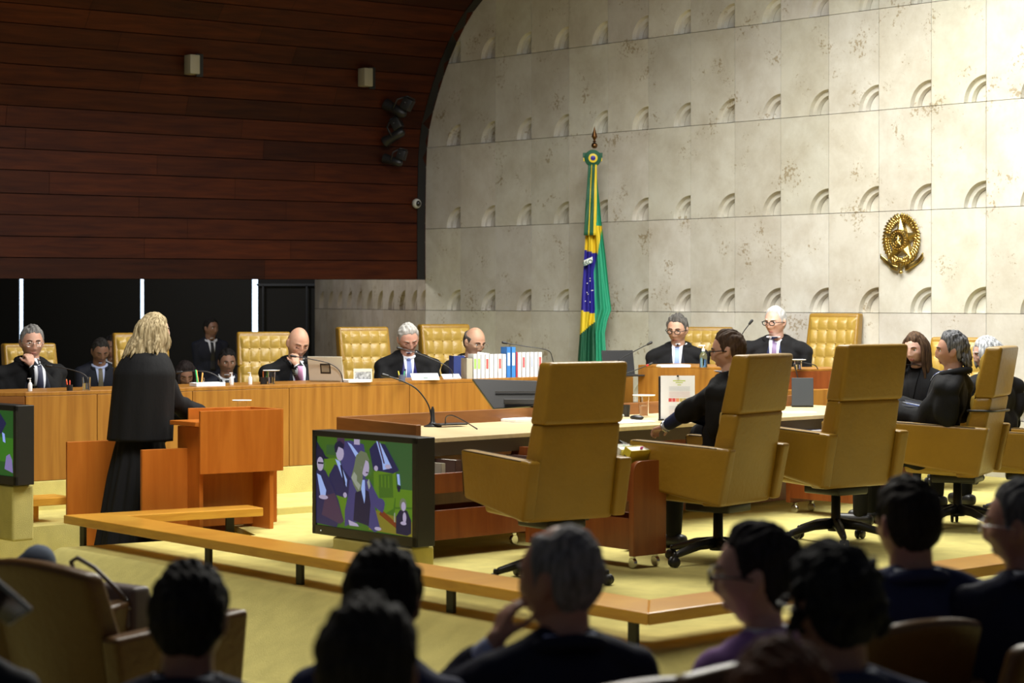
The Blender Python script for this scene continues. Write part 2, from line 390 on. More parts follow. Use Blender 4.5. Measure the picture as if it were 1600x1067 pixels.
# ---- floors
ZM = .35; ZL = .12
a0 = G(98, 855, ZM); b0 = G(1013, 1016, ZM); c0 = G(1600, 931, ZM); c0 = b0+(c0-b0)*2.2
a2 = G(400, 836, ZM); l0 = G(0, 827, ZM); l1 = G(102, 819, ZM); ld = (l1-l0).normalized(); l0 = l0-ld*4; l2 = l1+ld*1.15
Rr = O0+D*14; Rl = O0+D*-9-NI*0; Rr.z = Rl.z = 0
def floor_obj(name, polys, zt, m, zb=-.05, bev=0):
    mb = MB()
    for p in polys: mb.prism([(q[0], q[1]) for q in p], zb, zt, bev)
    return struct(mb.build(name, m))
big = [(-16, -3), (16, -3), (16, 34), (-16, 34)]
floor_obj('floor', [big], 0., M['carpet'], -.1)
floor_obj('floor_lane', [[(l0[0]-.2, l0[1]+.4), (a0[0]-3.1, a0[1]-2.3), (a0[0]-.05, a0[1]-.25), (a0[0], a0[1]), (a2[0], a2[1]), (l2[0], l2[1])]], ZL, M['carpet'])
stage = struct(MB().build('floor_stage', M['carpet'])); bpy.data.objects.remove(stage)
floor_obj('floor_stage', [[a0, b0, c0, Rr, O0+D*-2+V((0, 5, 0)), l2, a2]], ZM, M['carpet'], .0)
floor_obj('floor_stage_left', [[l0, l2, O0+D*-2+V((0, 5, 0)), V((-16, 27, 0))]], ZM-.001, M['carpet'], .0)
# sloping carpeted edge of the stage
mb = MB()
ab = (b0-a0).normalized(); nab = V((ab.y, -ab.x, 0)); nab = nab if nab.y < 0 else -nab
bc = (c0-b0).normalized(); nbc = V((bc.y, -bc.x, 0)); nbc = nbc if nbc.y < 0 else -nbc
mit = (nab+nbc); mit = mit/(mit.dot(nab))
prf = [(0, ZM), (.03, ZM-.004), (.06, ZM-.02), (.10, ZM-.05), (.60, .012), (.66, .0)]
vs = []
for dd, zz in prf:
    for p, n_ in ((a0, nab), (b0, mit), (c0, nbc)):
        q = p+n_*dd; vs.append((q.x, q.y, zz+.001))
fs = [(i*3+j, i*3+j+1, (i+1)*3+j+1, (i+1)*3+j) for i in range(len(prf)-1) for j in range(2)]
fs.append(tuple(i*3 for i in range(len(prf)))); mb.add(vs, fs)
struct(mb.build('floor_edge', M['carpet'], smooth=True))

# ================================================================ FURNITURE
BD = V((.7665, .6422, 0))                       # the direction the benches run in
PB = V((.6422, -.7665, 0))                      # square to it, towards the camera
def lerp(a, b, t): return a+(b-a)*t
def wall_box(mb, p, q, z0, z1, th, side, bev=.004):
    """upright board from p to q (xy), thickness th laid towards vector side"""
    p = V((p[0], p[1], 0)); q = V((q[0], q[1], 0)); n_ = V(((q-p).y, -(q-p).x, 0)).normalized()
    if n_.dot(side) < 0: n_ = -n_
    pts = [p, q, q+n_*th, p+n_*th]
    if (pts[1]-pts[0]).cross(pts[2]-pts[1]).z < 0: pts = pts[::-1]
    return mb.prism([(v.x, v.y) for v in pts], z0, z1, bev)
def poly(mb, pts, z0, z1, bev=.004):
    pts = [V((p[0], p[1], 0)) for p in pts]
    ar = sum(pts[i].x*pts[(i+1) % len(pts)].y-pts[(i+1) % len(pts)].x*pts[i].y for i in range(len(pts)))
    if ar < 0: pts = pts[::-1]
    return mb.prism([(v.x, v.y) for v in pts], z0, z1, bev)

# ---- the ministers' bench on the left
ZB = 1.22; ZBB = .567
def sb(px): return 213-(px-50)*.0445
def BP(px): return W(px, HZ, sb(px))
bL = BP(40); bR = BP(990); bLL = W(-260, HZ, 214)
t = thing('judges_bench', 'long curved honey wood bench in front of the robed judges', 'bench', (bL.x, bL.y, ZBB))
def local(o, root):                           # keep world placement while parenting
    o.parent = root; o.matrix_parent_inverse = Matrix.Translation(root.location).inverted() if root.rotation_euler.z == 0 else (Matrix.Translation(root.location) @ Matrix.Rotation(root.rotation_euler.z, 4, 'Z')).inverted(); return o
BK = -PB                                       # away from the camera
seams = [40, 152, 301, 452, 640, 812, 990]
for a, b in zip(seams, seams[1:]):
    mb = MB(); p, q = BP(a+.5), BP(b-.5); wall_box(mb, p, q, ZBB, ZB-.03, .035, BK, .002); local(mb.build('front_panel', M['bench']), t)
mb = MB(); wall_box(mb, bLL, bL+BD*-.01, ZBB, ZB-.03, .035, BK, .002); local(mb.build('front_panel', M['walnut']), t)  # turned facet of the same bench; its shade is put in as darker wood
mb = MB(); n0 = BK*.62
poly(mb, [bLL-PB*-.0, bL, bR, bR+n0, bL+n0, bLL+n0], ZB-.028, ZB, .004); local(mb.build('worktop', M['bench']), t)
# carpeted plinth and step below it
mbp = MB(); st = G(433, 794, .40); e1 = st+BD*9.5
poly(mbp, [bLL+PB*.0, bL+PB*.0, bR+BD*.2, bR+BD*.2+BK*3.2, bL+BK*2.6+BD*1.0, bLL+BK*2.2], .0, ZBB, .01)
struct(mbp.build('floor_dais', M['carpet']))
mbp = MB(); q0 = st+BK*.9; poly(mbp, [st, e1, e1+BK*.9, q0], ZM-.02, .405, .01); struct(mbp.build('floor_step', M['carpet']))
# ---- prosecutor's and president's raised desk
rA = W(997, HZ, 176); rB = W(1224, HZ, 188.5); rC = W(1300, HZ, 186.5); ZRo = 1.322
t = thing('rostrum', 'high orange-brown wooden rostrum below the coat of arms wall', 'rostrum', (rA.x, rA.y, ZM))
mb = MB(); wall_box(mb, rA, rB, ZM, ZRo-.02, .04, V((0, 1, 0)), .003); local(mb.build('front_panel', M['bench']), t)
mb = MB(); wall_box(mb, rB, rC, ZM, ZRo-.02, .04, V((0, 1, 0)), .003); local(mb.build('front_panel', M['red']), t)  # face turned away, coloured darker and redder to stand for its shade
mb = MB(); poly(mb, [rA, rB, rC, rC+V((.3, .55, 0)), rB+V((.2, .62, 0)), rA+V((.40, .44, 0))], ZRo-.02, ZRo, .004); local(mb.build('worktop', M['bench']), t)
mb = MB(); r2 = rB+V((.02, -.16, 0)); r3 = rC+V((0, -.16, 0)); poly(mb, [r2, r3, r3+V((0, .15, 0)), r2+V((0, .15, 0))], ZM, 1.155, .004); local(mb.build('lower_ledge', M['bench']), t)
mb = MB(); wall_box(mb, rA+V((.0, .02, 0)), rA+V((.40, .44, 0)), ZM, ZRo-.02, .04, V((1, 0, 0)), .003); local(mb.build('side_panel', M['bench']), t)
mbp = MB(); ra2, rb2, rc2 = rA+V((.35, .45, 0)), rB+V((.1, .5, 0)), rC+V((.2, .5, 0))
poly(mbp, [ra2, rb2, rc2, rc2+V((1.0, .2, 0)), rb2+V((.2, 1.0, 0)), ra2+V((-.1, .9, 0))], ZM-.01, .55, .01); struct(mbp.build('floor_podium', M['carpet']))

# ---- the long desk in the middle
ZD = 1.055
def sn(px): return 258-(px-658)*(258-203.6)/762.
nL = W(658, HZ, sn(658)); nR = W(1418, HZ, sn(1418)); kL = W(533, HZ, 241); kR = W(1400, HZ, 241-(1400-533)*.070)
DD = (nR-nL).normalized(); nR = nL+DD*(nR-nL).length; kR = nR+BK*.97
t = thing('long_desk', 'long central desk with pale top and brown surrounding upstand', 'desk', (nL.x, nL.y, ZM))
mb = MB(); poly(mb, [nL, nR, kR, kL], ZD-.028, ZD, .003); local(mb.build('worktop', M['top']), t)
mb = MB(); poly(mb, [nL+DD*.02-V((0, 0, 0)), nR, nR+BK*.03, nL+BK*.03], ZD-.11, ZD-.03, .002); local(mb.build('apron', M['piping']), t)
mb = MB(); wall_box(mb, kL, kR, ZM+.05, 1.14, .035, BK, .003); local(mb.build('back_upstand', M['walnut']), t)
mb = MB(); wall_box(mb, kL, nL, ZM+.05, 1.14, .035, -DD, .003); local(mb.build('end_upstand', M['walnut']), t)
mb = MB(); wall_box(mb, nL+BK*.60+DD*.2, nR+BK*.60, ZM+.02, ZD-.1, .02, BK, .002); local(mb.build('modesty_panel', M['red']), t)

# ---- book trolleys under / beside the desk
def trolley(name, label, loc, rotz, L, Wd=.26, H=.62, rounded=True):
    """local x = length (end panel at x=0), y = width"""
    t = thing('book_trolley', label, 'bookcase', loc, rotz)
    for x0, nm in ((0, 'end_panel'), (-L, 'end_panel')):
        mb = MB(); r = .06; pts = []
        z0 = .075
        pts = [(-Wd/2, z0), (Wd/2, z0)]
        for k in range(9): q = PI/2*k/8; pts.append((Wd/2-r*(1-math.cos(q)), H-r*(1-math.sin(q))))
        for k in range(9): q = PI/2*k/8; pts.append((-Wd/2+r*(1-math.sin(q)), H-r*(1-math.cos(q))))
        mb.prism(pts, -.02, .02, .003, tf=Matrix(((0, 0, 1, x0), (1, 0, 0, 0), (0, 1, 0, 0), (0, 0, 0, 1))))
        mb.build(nm, M['red'], t)
    def board(nm, c, d): mb = MB(); mb.box(c, d, bev=.003); mb.build(nm, M['red'], t)
    board('shelf', (-L/2, 0, .12), (L-.04, Wd-.02, .02)); board('shelf', (-L/2, 0, H-.22), (L-.04, Wd-.02, .02))
    board('side_board', (-L/2, -Wd/2+.01, H-.17), (L-.04, .015, .12)); board('side_board', (-L/2, Wd/2-.01, H-.17), (L-.04, .015, .12))
    board('side_board', (-L/2, -Wd/2+.01, .20), (L-.04, .015, .18)); board('side_board', (-L/2, Wd/2-.01, .20), (L-.04, .015, .18))
    for x in (-.03, -L+.03):
        for y in (-Wd/2+.04, Wd/2-.04):
            mb = MB(); mb.lathe([(.026, -.012), (.032, -.006), (.032, .006), (.026, .012)], (x, y, .032), 16, (PI/2, 0, 0)); mb.box((x, y, .06), (.03, .02, .03), bev=.003); mb.build('caster', M['chrome'], t)
    return t
AD = V((D.x, D.y, 0))
c1 = G(1012, 887, ZM); ang = math.atan2(-BK.y, -BK.x)
trolley('book_trolley', 'red-brown book trolley with rounded end beside the man resting his hand', (c1.x, c1.y, ZM), ang, .92)
c2 = W(1404, HZ, 224); trolley('book_trolley', 'red-brown book trolley with rounded end left of the empty-handed judge with wavy hair', (c2.x, c2.y, ZM), ang, .92)
c3 = G(668, 884, ZM); c3e = c3+DD*1.12-PB*.34
trolley('book_trolley', 'red-brown bookcase on wheels under the desk behind the big screen', (c3e.x, c3e.y, ZM), math.atan2(DD.y, DD.x), 1.05, .28)

# ---- books
def book(name, label, cat, loc, rot, dim, c, group, spine=None, pages=(.8, .77, .68)):
    """dim = thickness(x), depth(y), height(z); origin at base centre; spine faces -y"""
    t = thing(name, label, cat, loc, 0, group); t.rotation_euler = rot; w, d, h = dim
    mb = MB(); mb.box((-w/2+.0015, 0, h/2), (.003, d, h)); mb.box((w/2-.0015, 0, h/2), (.003, d, h)); mb.box((0, -d/2+.0015, h/2), (w, .003, h)); mb.build('cover', col(c), t)
    mb = MB(); mb.box((0, .002, h/2), (w-.007, d-.008, h-.006)); mb.build('pages', col(pages), t)
    if spine: mb = MB(); mb.box((0, -d/2-.0008, h*.6), (w*.62, .001, h*.42)); mb.build('spine_label', col(spine), t)
    return t

# ---- executive chair (local +Y is where the sitter looks)
def rbox(mb, pts8, bev):
    """box from 8 corners: bottom 4 (ccw) then top 4"""
    bm = bmesh.new(); vs = [bm.verts.new(p) for p in pts8]
    for f in ((3, 2, 1, 0), (4, 5, 6, 7), (0, 1, 5, 4), (1, 2, 6, 5), (2, 3, 7, 6), (3, 0, 4, 7)): bm.faces.new([vs[i] for i in f])
    bmesh.ops.subdivide_edges(bm, edges=bm.edges[:], cuts=0)
    bmesh.ops.bevel(bm, geom=bm.edges[:], offset=bev, segments=4, affect='EDGES', profile=.6); bm.verts.index_update()
    mb.add([v.co.copy() for v in bm.verts], [[v.index for v in f.verts] for f in bm.faces]); bm.free(); return mb
def make_chair(label, group):
    t = thing('executive_chair', label, 'chair', (0, 0, 0), 0, group)
    by = lambda z: -.20-(z-.40)*.19                   # rear face line of the reclining back
    hw = .285
    mb = MB(); rbox(mb, [(-hw, by(.34), .36), (hw, by(.34), .36), (hw, by(.34)+.14, .36), (-hw, by(.34)+.14, .36),
                         (-hw+.02, by(.90), .90), (hw-.02, by(.90), .90), (hw-.02, by(.90)+.12, .90), (-hw+.02, by(.90)+.12, .90)], .03)
    mb.build('backrest', M['leather'], t, 2)
    mb = MB(); rbox(mb, [(-hw+.015, by(.90)-.012, .895), (hw-.015, by(.90)-.012, .895), (hw-.015, by(.90)+.125, .895), (-hw+.015, by(.90)+.125, .895),
                         (-hw+.02, by(1.24)-.005, 1.235), (hw-.02, by(1.24)-.005, 1.235), (hw-.02, by(1.24)+.11, 1.235), (-hw+.02, by(1.24)+.11, 1.235)], .028)
    mb.build('headrest', M['leather'], t, 2)
    # tufted front
    def tuft(u, v):
        x = (u-.5)*2*(hw-.035); z = .55+v*.655; yb = by(z)+.128-(.012 if z > .9 else .0)
        a = abs(math.sin(PI*u*5))**.6; b = abs(math.sin(PI*v*5))**.6
        e = min(1, min(u, 1-u, v, 1-v)*14)
        return (x, yb+(.020*a*b*.8+.008)*e-.01*(1-e), z)
    mb = MB(); mb.grid(lambda u, v: tuft(1-u, v), 60, 60)
    for i in range(1, 5):
        for j in range(1, 5): x, y, z = tuft(i/5, j/5); mb.ell((x, y+.004, z), (.009, .006, .009), nu=8, nv=6)
    mb.build('tufted_cushion', M['leather_f'], t, True) 
    mb = MB(); rbox(mb, [(-hw+.03, -.16, .36), (hw-.03, -.16, .36), (hw-.03, .30, .38), (-hw+.03, .30, .38), (-hw+.03, -.16, .47), (hw-.03, -.16, .47), (hw-.03, .31, .50), (-hw+.03, .31, .50)], .03)
    mb.build('seat', M['leather_f'], t, 2)
    for s in (-1, 1):
        a, b = s*(hw-.02), s*(hw+.065); a, b = min(a, b), max(a, b)
        mb = MB(); rbox(mb, [(a, -.22, .37), (b, -.22, .37), (b, .36, .46), (a, .36, .46), (a, -.29, .70), (b, -.29, .70), (b, .40, .73), (a, .40, .73)], .022)
        ar = mb.build('armrest', M['leather'], t, 2)
        mb = MB()
        for xx in (a+.006, b-.006): mb.tube([(xx, -.20, .700), (xx, .1, .714), (xx, .37, .726), (xx, .392, .715), (xx, .37, .48)], .0035, 6)
        mb.build('piping', M['piping'], ar, True)
    mb = MB(); mb.box((0, .0, .335), (.26, .30, .05), bev=.012); mb.cap((.12, .05, .33), (.30, .07, .33), .008); mb.build('tilt_mechanism', M['plastic'], t, True)
    mb = MB(); mb.lathe([(.05, .08), (.05, .10), (.03, .12), (.028, .33)], seg=20); mb.build('gas_column', M['plastic'], t, True)
    for k in range(5):
        q = 2*PI*k/5+.3; c, s = math.cos(q), math.sin(q); mb = MB()
        mb.tube([(c*.03, s*.03, .125), (c*.15, s*.15, .115), (c*.30, s*.30, .075), (c*.325, s*.325, .06)], [.034, .028, .02, .012], 10); leg = mb.build('base_leg', M['plastic'], t, True)
        mb = MB()
        for off in (-.016, .016): mb.lathe([(.001, -.011), (.027, -.010), (.031, 0), (.027, .010), (.001, .011)], (c*.33-s*off, s*.33+c*off, .031), 14, (PI/2, 0, q))
        mb.cap((c*.325, s*.325, .05), (c*.325, s*.325, .075), .012); mb.build('caster', M['plastic'], leg, True)
    return t
proto = None
def chair(px, s, face, z, label, group, sc=1.0):
    global proto
    p = W(px, HZ, s); loc = (p.x, p.y, z)
    if proto is None: proto = make_chair(label, group); proto.location = loc; proto.rotation_euler.z = yaw(face); proto.scale = (sc,)*3; return proto
    return dup(proto, loc, yaw(face), label, group, (sc,)*3)
gm = 'high-backed tan leather chairs along the central desk'
chair(862, 285, (-.56, .83), ZM, 'empty tan leather high-backed chair seen from behind, nearest the big screen', gm, .985)
chair(1122, 266, (-.80, .60), ZM, 'tan leather high-backed chair holding the man with glasses and short brown hair', gm)
chair(1306, 246, (-.60, .80), ZM, 'empty tan leather high-backed chair right of the man with short brown hair', gm, 1.03)
strapc = chair(1496, 229.5, (-.90, .43), ZM, 'tan leather high-backed chair with a strap, holding the wavy-haired judge', gm, 1.0)
chair(1600, 218, (-.98, .2), ZM, 'tan leather chair at the right edge, under the white-haired woman', gm, .86)
gj = 'tufted tan leather chairs behind the judges bench'
ZJ = .50
for px, s, f, lab, z, sc in [
    (62, 188, (.55, -.83), 'tufted tan chair behind the judge with grey hair and glasses at far left', ZJ-.03, .86),
    (228, 182, (.35, -.93), 'tufted tan chair half hidden behind the blond woman at the lectern', ZJ, .90),
    (418, 177, (.25, -.97), 'tufted tan chair left of the bald judge', ZJ, .90),
    (583, 172, (.42, -.9), 'tufted tan chair left of the judge with silver hair', ZJ, .93),
    (712, 166, (.42, -.9), 'tufted tan chair behind the balding judge reading papers', ZJ-.02, .96)]:
    chair(px, s, f, z, lab, gj, sc)
chair(1098, 164, (-.25, -.95), .50, 'tan chair behind the grey-haired man in the pale blue tie', 'tan chairs by the stone wall', .92)
chair(1286, 170.5, (-.55, -.85), .60, 'tufted tan chair right of the white-haired president of the session', 'tan chairs by the stone wall', .95)
chair(1478, 190, (-.6, -.8), ZM+.05, 'tan chair behind the young woman with long brown hair', 'tan chairs by the stone wall', .96)

mb = MB(); pts = []
for k in range(25):
    q = 2*PI*k/24; x = .278*max(-1, min(1, 1.25*math.cos(q))); y = -.212+.090*max(-1, min(1, 1.3*math.sin(q))); pts.append((x, y, .80-.01*math.cos(q)))
mb.tube(pts, .008, 8); mb.build('strap', M['plastic'], strapc, True)
# ---- lectern
def at(px, s): return W(px, HZ, s)
t = thing('lectern', 'orange-brown wooden lectern with enclosing side panels and raised reading box', 'lectern', (at(330, 228).x, at(330, 228).y, ZL))
z = lambda py, s: HC-(py-HZ)/s
sN = lambda px: 236-(px-222)*.0427
p0, p1 = at(222, sN(222)), at(433, sN(433))
mb = MB(); wall_box(mb, p0, p1, z(820, 230), z(701, 234), .03, BK, .003); local(mb.build('near_panel', M['orange']), t)
p2, p3 = at(105, 226), at(186, 223)
mb = MB(); wall_box(mb, p2, p3, ZL+.06, z(690, 225.5), .03, BK, .003); local(mb.build('far_panel', M['orange']), t)
b0_, b1_ = at(313, 236), at(443, 230.6)
zt, zb = z(641, 234), z(739, 234)
mb = MB(); wall_box(mb, b0_, b1_, zb, zt, .025, BK, .003); bx_ = local(mb.build('reading_box_front', M['orange']), t)
mb = MB(); wall_box(mb, b1_-BD*.02, b1_-BD*.02+BK*.38, zb, zt, .02, BD, .003); local(mb.build('reading_box_side', M['orange']), t)
mb = MB(); wall_box(mb, b0_+BK*.38+BD*.14, b1_+BK*.38, zb, zt, .02, BK, .003); local(mb.build('reading_box_rear', M['orange']), t)
mb = MB(); q = b0_-BD*.02+BK*.03; poly(mb, [q, b1_-BD*.03+BK*.03, b1_-BD*.03+BK*.36, q+BK*.33], z(655, 230)-.03, z(655, 230), .004); local(mb.build('reading_shelf', M['orange']), t)
mb = MB(); wall_box(mb, b1_-BD*.06+BK*.03, b1_-BD*.06+BK*.36, ZL+.08, zb, .03, -BD, .003); local(mb.build('pedestal', M['orange']), t)
mb = MB(); wall_box(mb, b0_+BD*.03+BK*.06, b0_+BD*.03+BK*.34, ZL, z(657, 230)-.03, .03, BD, .003); local(mb.build('shelf_support', M['orange']), t)
mb = MB(); u0 = at(330, 229); u1 = at(402, 226); poly(mb, [u0, u1, u1+BK*.3, u0+BK*.3], ZL, z(815, 227), .004); local(mb.build('plinth', M['red']), t)

# ---- low rails
ZR0 = .524; ths = .055
PA1, PA2 = G(99, 804.5, ZR0), G(1012.5, 958, ZR0); dA = (PA2-PA1).normalized(); wR = .30
PBb = G(1514, 887.5, ZR0); dB = (PBb-PA2).normalized()
PC = G(388, 788.5, ZR0); dC = (PC-PA1).normalized()
nA = V((-dA.y, dA.x, 0)); nA = nA if nA.y > 0 else -nA
nB = V((-dB.y, dB.x, 0)); nB = nB if nB.y > 0 else -nB
nC = V((-dC.y, dC.x, 0)); nC = -nC if nC.y > 0 else nC
def isect(p, d, q, e):
    k = ((q.x-p.x)*e.y-(q.y-p.y)*e.x)/(d.x*e.y-d.y*e.x); return p+d*k
wC = .24
iAC = isect(PA1+nA*wR, dA, PA1+nC*wC, dC); iAB = isect(PA1+nA*wR, dA, PA2+nB*wR, dB)
PBe = PA2+dB*4.2
t = thing('stage_rail', 'low honey wood rail on dark posts zigzagging along the stage edge', 'railing', (PA1.x, PA1.y, ZM))
mb = MB(); poly(mb, [PA1, PA2, iAB, iAC], ZR0-ths, ZR0, .006); local(mb.build('rail_board', M['rail']), t)
mb = MB(); poly(mb, [PA1, PC, PC+nC*wC, iAC], ZR0-ths, ZR0, .006); local(mb.build('rail_board', M['rail']), t)
mb = MB(); poly(mb, [PA2, PBe, PBe+nB*wR, iAB], ZR0-ths, ZR0, .006); local(mb.build('rail_board', M['rail']), t)
def post(px, nn, off, p, d):
    # find the point along the rail whose picture column is px
    lo, hi = 0, 12
    for _ in range(40):
        m_ = (lo+hi)/2; q = p+d*m_+nn*off
        if 800+q.x/q.y*F < px: lo = m_
        else: hi = m_
    mb = MB(); w_ = .028; a = math.atan2(d.y, d.x); mb.box((q.x, q.y, (ZM-.03+ZR0-ths)/2), (.055, .02, ZR0-ths-ZM+.03), (0, 0, a)); return local(mb.build('post', M['black']), t)
for px in (130, 326, 469, 705, 990): post(px, nA, .06, PA1, dA)
post(359, nC, .12, PA1, dC)
for px in (1180, 1420): post(px, nB, .06, PA2, dB)
rl0, rl1 = G(-60, 784.5, ZR0), G(112, 775.5, ZR0)
t2 = thing('stage_rail', 'low honey wood rail left of the lectern, on the far side of the aisle', 'railing', (rl1.x, rl1.y, ZM))
mb = MB(); poly(mb, [rl0-BD*2, rl1, rl1+BK*.26, rl0-BD*2+BK*.26], ZR0-ths, ZR0, .006); local(mb.build('rail_board', M['rail']), t2)
mb = MB(); q = rl0+BD*.45+BK*.13; mb.box((q.x, q.y, (ZM+ZR0-ths)/2), (.3, .16, ZR0-ths-ZM), (0, 0, math.atan2(BD.y, BD.x))); local(mb.build('post', M['rail']), t2)

# ---- screens
def tv(label, pTL, sL, pTR, sR, h, z0, depth, picture, base=True):
    p = W(pTL, HZ, sL); q = W(pTR, HZ, sR); d = (q-p); w = d.length; d.normalize(); n_ = V((-d.y, d.x, 0)); n_ = n_ if n_.y > 0 else -n_
    t = thing('display_screen', label, 'screen', (p.x, p.y, z0), math.atan2(d.y, d.x)); fr = .035
    mb = MB(); mb.box((w/2, depth/2+.012, h/2), (w, depth, h), bev=.004)
    mb.build('casing', M['tvframe'], t)
    mb = MB(); mb.box((w/2, .006, h-fr/2), (w, .014, fr), bev=.002); mb.box((w/2, .006, fr*.8), (w, .014, fr*1.6), bev=.002)
    mb.box((fr/2, .006, h/2), (fr, .014, h-.004), bev=.002); mb.box((w-fr*.5, .006, h/2), (fr, .014, h-.004), bev=.002); mb.build('bezel', M['tvframe'], t)
    picture(t, fr, fr*1.6, w-fr, h-fr)
    mb = MB(); mb.ell((.09, -.002, fr*.7), (.004, .002, .004), nu=8, nv=6); mb.build('power_light', emis('led', (.8, .8, .7), 1.), t)
    if base:
        b = MB(); b.box((w*.58, depth*.5+.02, -(z0-ZM)/2-.002), (w*.76, depth*1.3, z0-ZM-.005), bev=.015)
        o = b.build('plinth_box', M['carpet']); o.location = (p.x, p.y, z0); o.rotation_euler.z = math.atan2(d.y, d.x)
        tag(o, label[1], 'box') if isinstance(label, tuple) else tag(o, 'yellow carpeted box carrying the '+('large screen beside the lectern' if pTL > 300 else 'screen at the left edge'), 'box')
    return t
def shape(mb, pts, x0, z0, x1, z1, y, ci):
    mb.cur = ci; mb.add([(x0+(x1-x0)*a, y, z0+(z1-z0)*(1-b)) for a, b in pts], [tuple(range(len(pts)))])
def pic_main(t, x0, z0, x1, z1):
    E = [emis('screen_%d' % i, c, .85) for i, c in enumerate([(.05, .13, .015), (.10, .21, .015), (.018, .018, .075), (.010, .010, .04), (.42, .36, .52), (.33, .45, .85), (.14, .17, .10), (.30, .33, .27), (.20, .17, .02), (.17, .035, .01), (.05, .045, .16), (.035, .10, .03), (.06, .03, .07)])]
    mb = MB(); L = [0]
    def S(ci, pts): L[0] += 1; shape(mb, pts, x0, z0, x1, z1, .0115-.0002*L[0], ci)
    def ov(ci, cx, cy, rx, ry, n=14): S(ci, [(cx+rx*math.cos(2*PI*k/n), cy-ry*math.sin(2*PI*k/n)) for k in range(n)])
    S(0, [(0, 1), (1, 1), (1, 0), (0, 0)])
    S(11, [(.7, .6), (1, .5), (1, 0), (.72, 0)]); S(1, [(.07, .62), (.25, .55), (.25, .22), (.08, .25)]); S(11, [(.1, .2), (.22, .2), (.22, .08), (.1, .09)])
    S(1, [(.6, .62), (.84, .60), (.82, .30), (.60, .34)]); S(1, [(.64, .84), (.80, .72), (.82, .56), (.62, .58)]); S(0, [(.66, .62), (.8, .6), (.79, .34), (.64, .37)])
    for k in range(4): S(1, [(.645+k*.035, .5), (.655+k*.035, .5), (.652+k*.035, .37), (.642+k*.035, .37)])
    S(1, [(.82, .70), (1, .68), (1, .50), (.83, .50)]); S(11, [(.84, .50), (1, .48), (1, .26), (.84, .3)]); S(1, [(.80, .82), (1, .84), (1, .70), (.82, .72)])
    S(8, [(.55, .98), (1, 1), (1, .84), (.62, .76)]); S(9, [(.66, .80), (.90, .98), (.90, .93), (.68, .74)])
    S(1, [(.0, .98), (.06, .99), (.05, .72), (.0, .72)]); S(1, [(.2, .92), (.32, .94), (.32, .66), (.2, .64)])
    S(10, [(.22, .05), (.36, .02), (.5, .05), (.54, .3), (.5, .5), (.3, .5)]); S(12, [(.22, .1), (.3, .1), (.3, 0), (.22, 0)])
    S(4, [(.40, .06), (.46, .06), (.46, .0), (.40, 0)]); S(5, [(.33, .04), (.37, .06), (.48, .2), (.42, .2), (.36, .09)])
    S(2, [(.56, .1), (.62, .02), (.72, .03), (.82, .22), (.86, .30), (.80, .34), (.60, .32)]); S(5, [(.63, .0), (.67, .02), (.79, .28), (.70, .31), (.69, .22)])
    S(12, [(.645, .0), (.66, .0), (.72, .24), (.705, .24)]); ov(4, .75, .27, .03, .025); ov(4, .63, .30, .02, .03); S(5, [(.84, .34), (.865, .34), (.875, .46), (.85, .45)]); S(3, [(.84, .46), (.88, .47), (.87, .53), (.85, .53)])
    S(3, [(0, .05), (.1, .22), (.14, .24), (.1, .25), (0, .22)])
    S(2, [(.12, .62), (.14, .42), (.20, .30), (.28, .33), (.38, .46), (.40, .62), (.30, .66)]); S(5, [(.205, .24), (.25, .26), (.33, .46), (.325, .54), (.27, .42)]); S(3, [(.255, .30), (.275, .30), (.315, .50), (.30, .54)])
    ov(3, .245, .11, .05, .07); ov(4, .255, .17, .042, .085); S(3, [(.20, .16), (.205, .07), (.25, .03), (.30, .07), (.29, .12), (.24, .10), (.22, .17)])
    ov(4, .31, .63, .02, .03); S(2, [(0, .98), (.22, 1), (.28, .86), (.24, .70), (.16, .50), (.1, .38), (.02, .35), (0, .4)]); S(12, [(.06, .88), (.1, .66), (.2, .62), (.3, .92), (.26, .96)])
    ov(3, .035, .22, .055, .09); ov(4, .045, .31, .036, .08); S(5, [(.01, .42), (.05, .44), (.11, .60), (.1, .68), (.05, .68)]); ov(4, .08, .68, .05, .025)
    S(3, [(.02, .29), (.08, .29), (.08, .31), (.02, .31)])
    # standing woman in the picture
    S(10, [(.31, .98), (.31, .80), (.35, .60), (.36, .46), (.46, .40), (.57, .44), (.66, .62), (.72, .72), (.70, .78), (.62, .72), (.68, .96), (.62, 1), (.50, .90), (.4, .92)])
    S(3, [(.40, .90), (.42, .60), (.46, .52), (.56, .56), (.58, .70), (.56, .94)]); S(5, [(.47, .44), (.52, .44), (.525, .62), (.515, .70), (.485, .56)]); ov(10, .68, .68, .045, .06); S(4, [(.35, .90), (.44, .93), (.46, .96), (.36, .96)]); ov(4, .655, .955, .035, .02)
    S(6, [(.40, .50), (.38, .42), (.41, .30), (.43, .18), (.48, .12), (.54, .14), (.57, .22), (.50, .24), (.50, .42), (.48, .56), (.44, .58)]); ov(4, .525, .30, .042, .10); S(6, [(.48, .2), (.54, .17), (.565, .24), (.53, .22), (.505, .32), (.49, .40)])
    S(7, [(.38, .43), (.41, .36), (.44, .40), (.44, .46), (.48, .50), (.46, .56), (.42, .50)]); S(7, [(.545, .46), (.565, .42), (.58, .5), (.565, .54)]); ov(12, .545, .355, .015, .008)
    # interpreter inset
    S(3, [(.84, .98), (.84, .80), (.88, .72), (.95, .72), (.99, .82), (.99, .96), (.95, .99)]); ov(6, .91, .66, .035, .07); ov(4, .915, .68, .022, .05); ov(4, .925, .80, .018, .06); ov(4, .915, .86, .03, .02)
    S(7, [(.822, .86), (.832, .86), (.832, .76), (.822, .76)])
    mb.build('screen_picture', E, t)
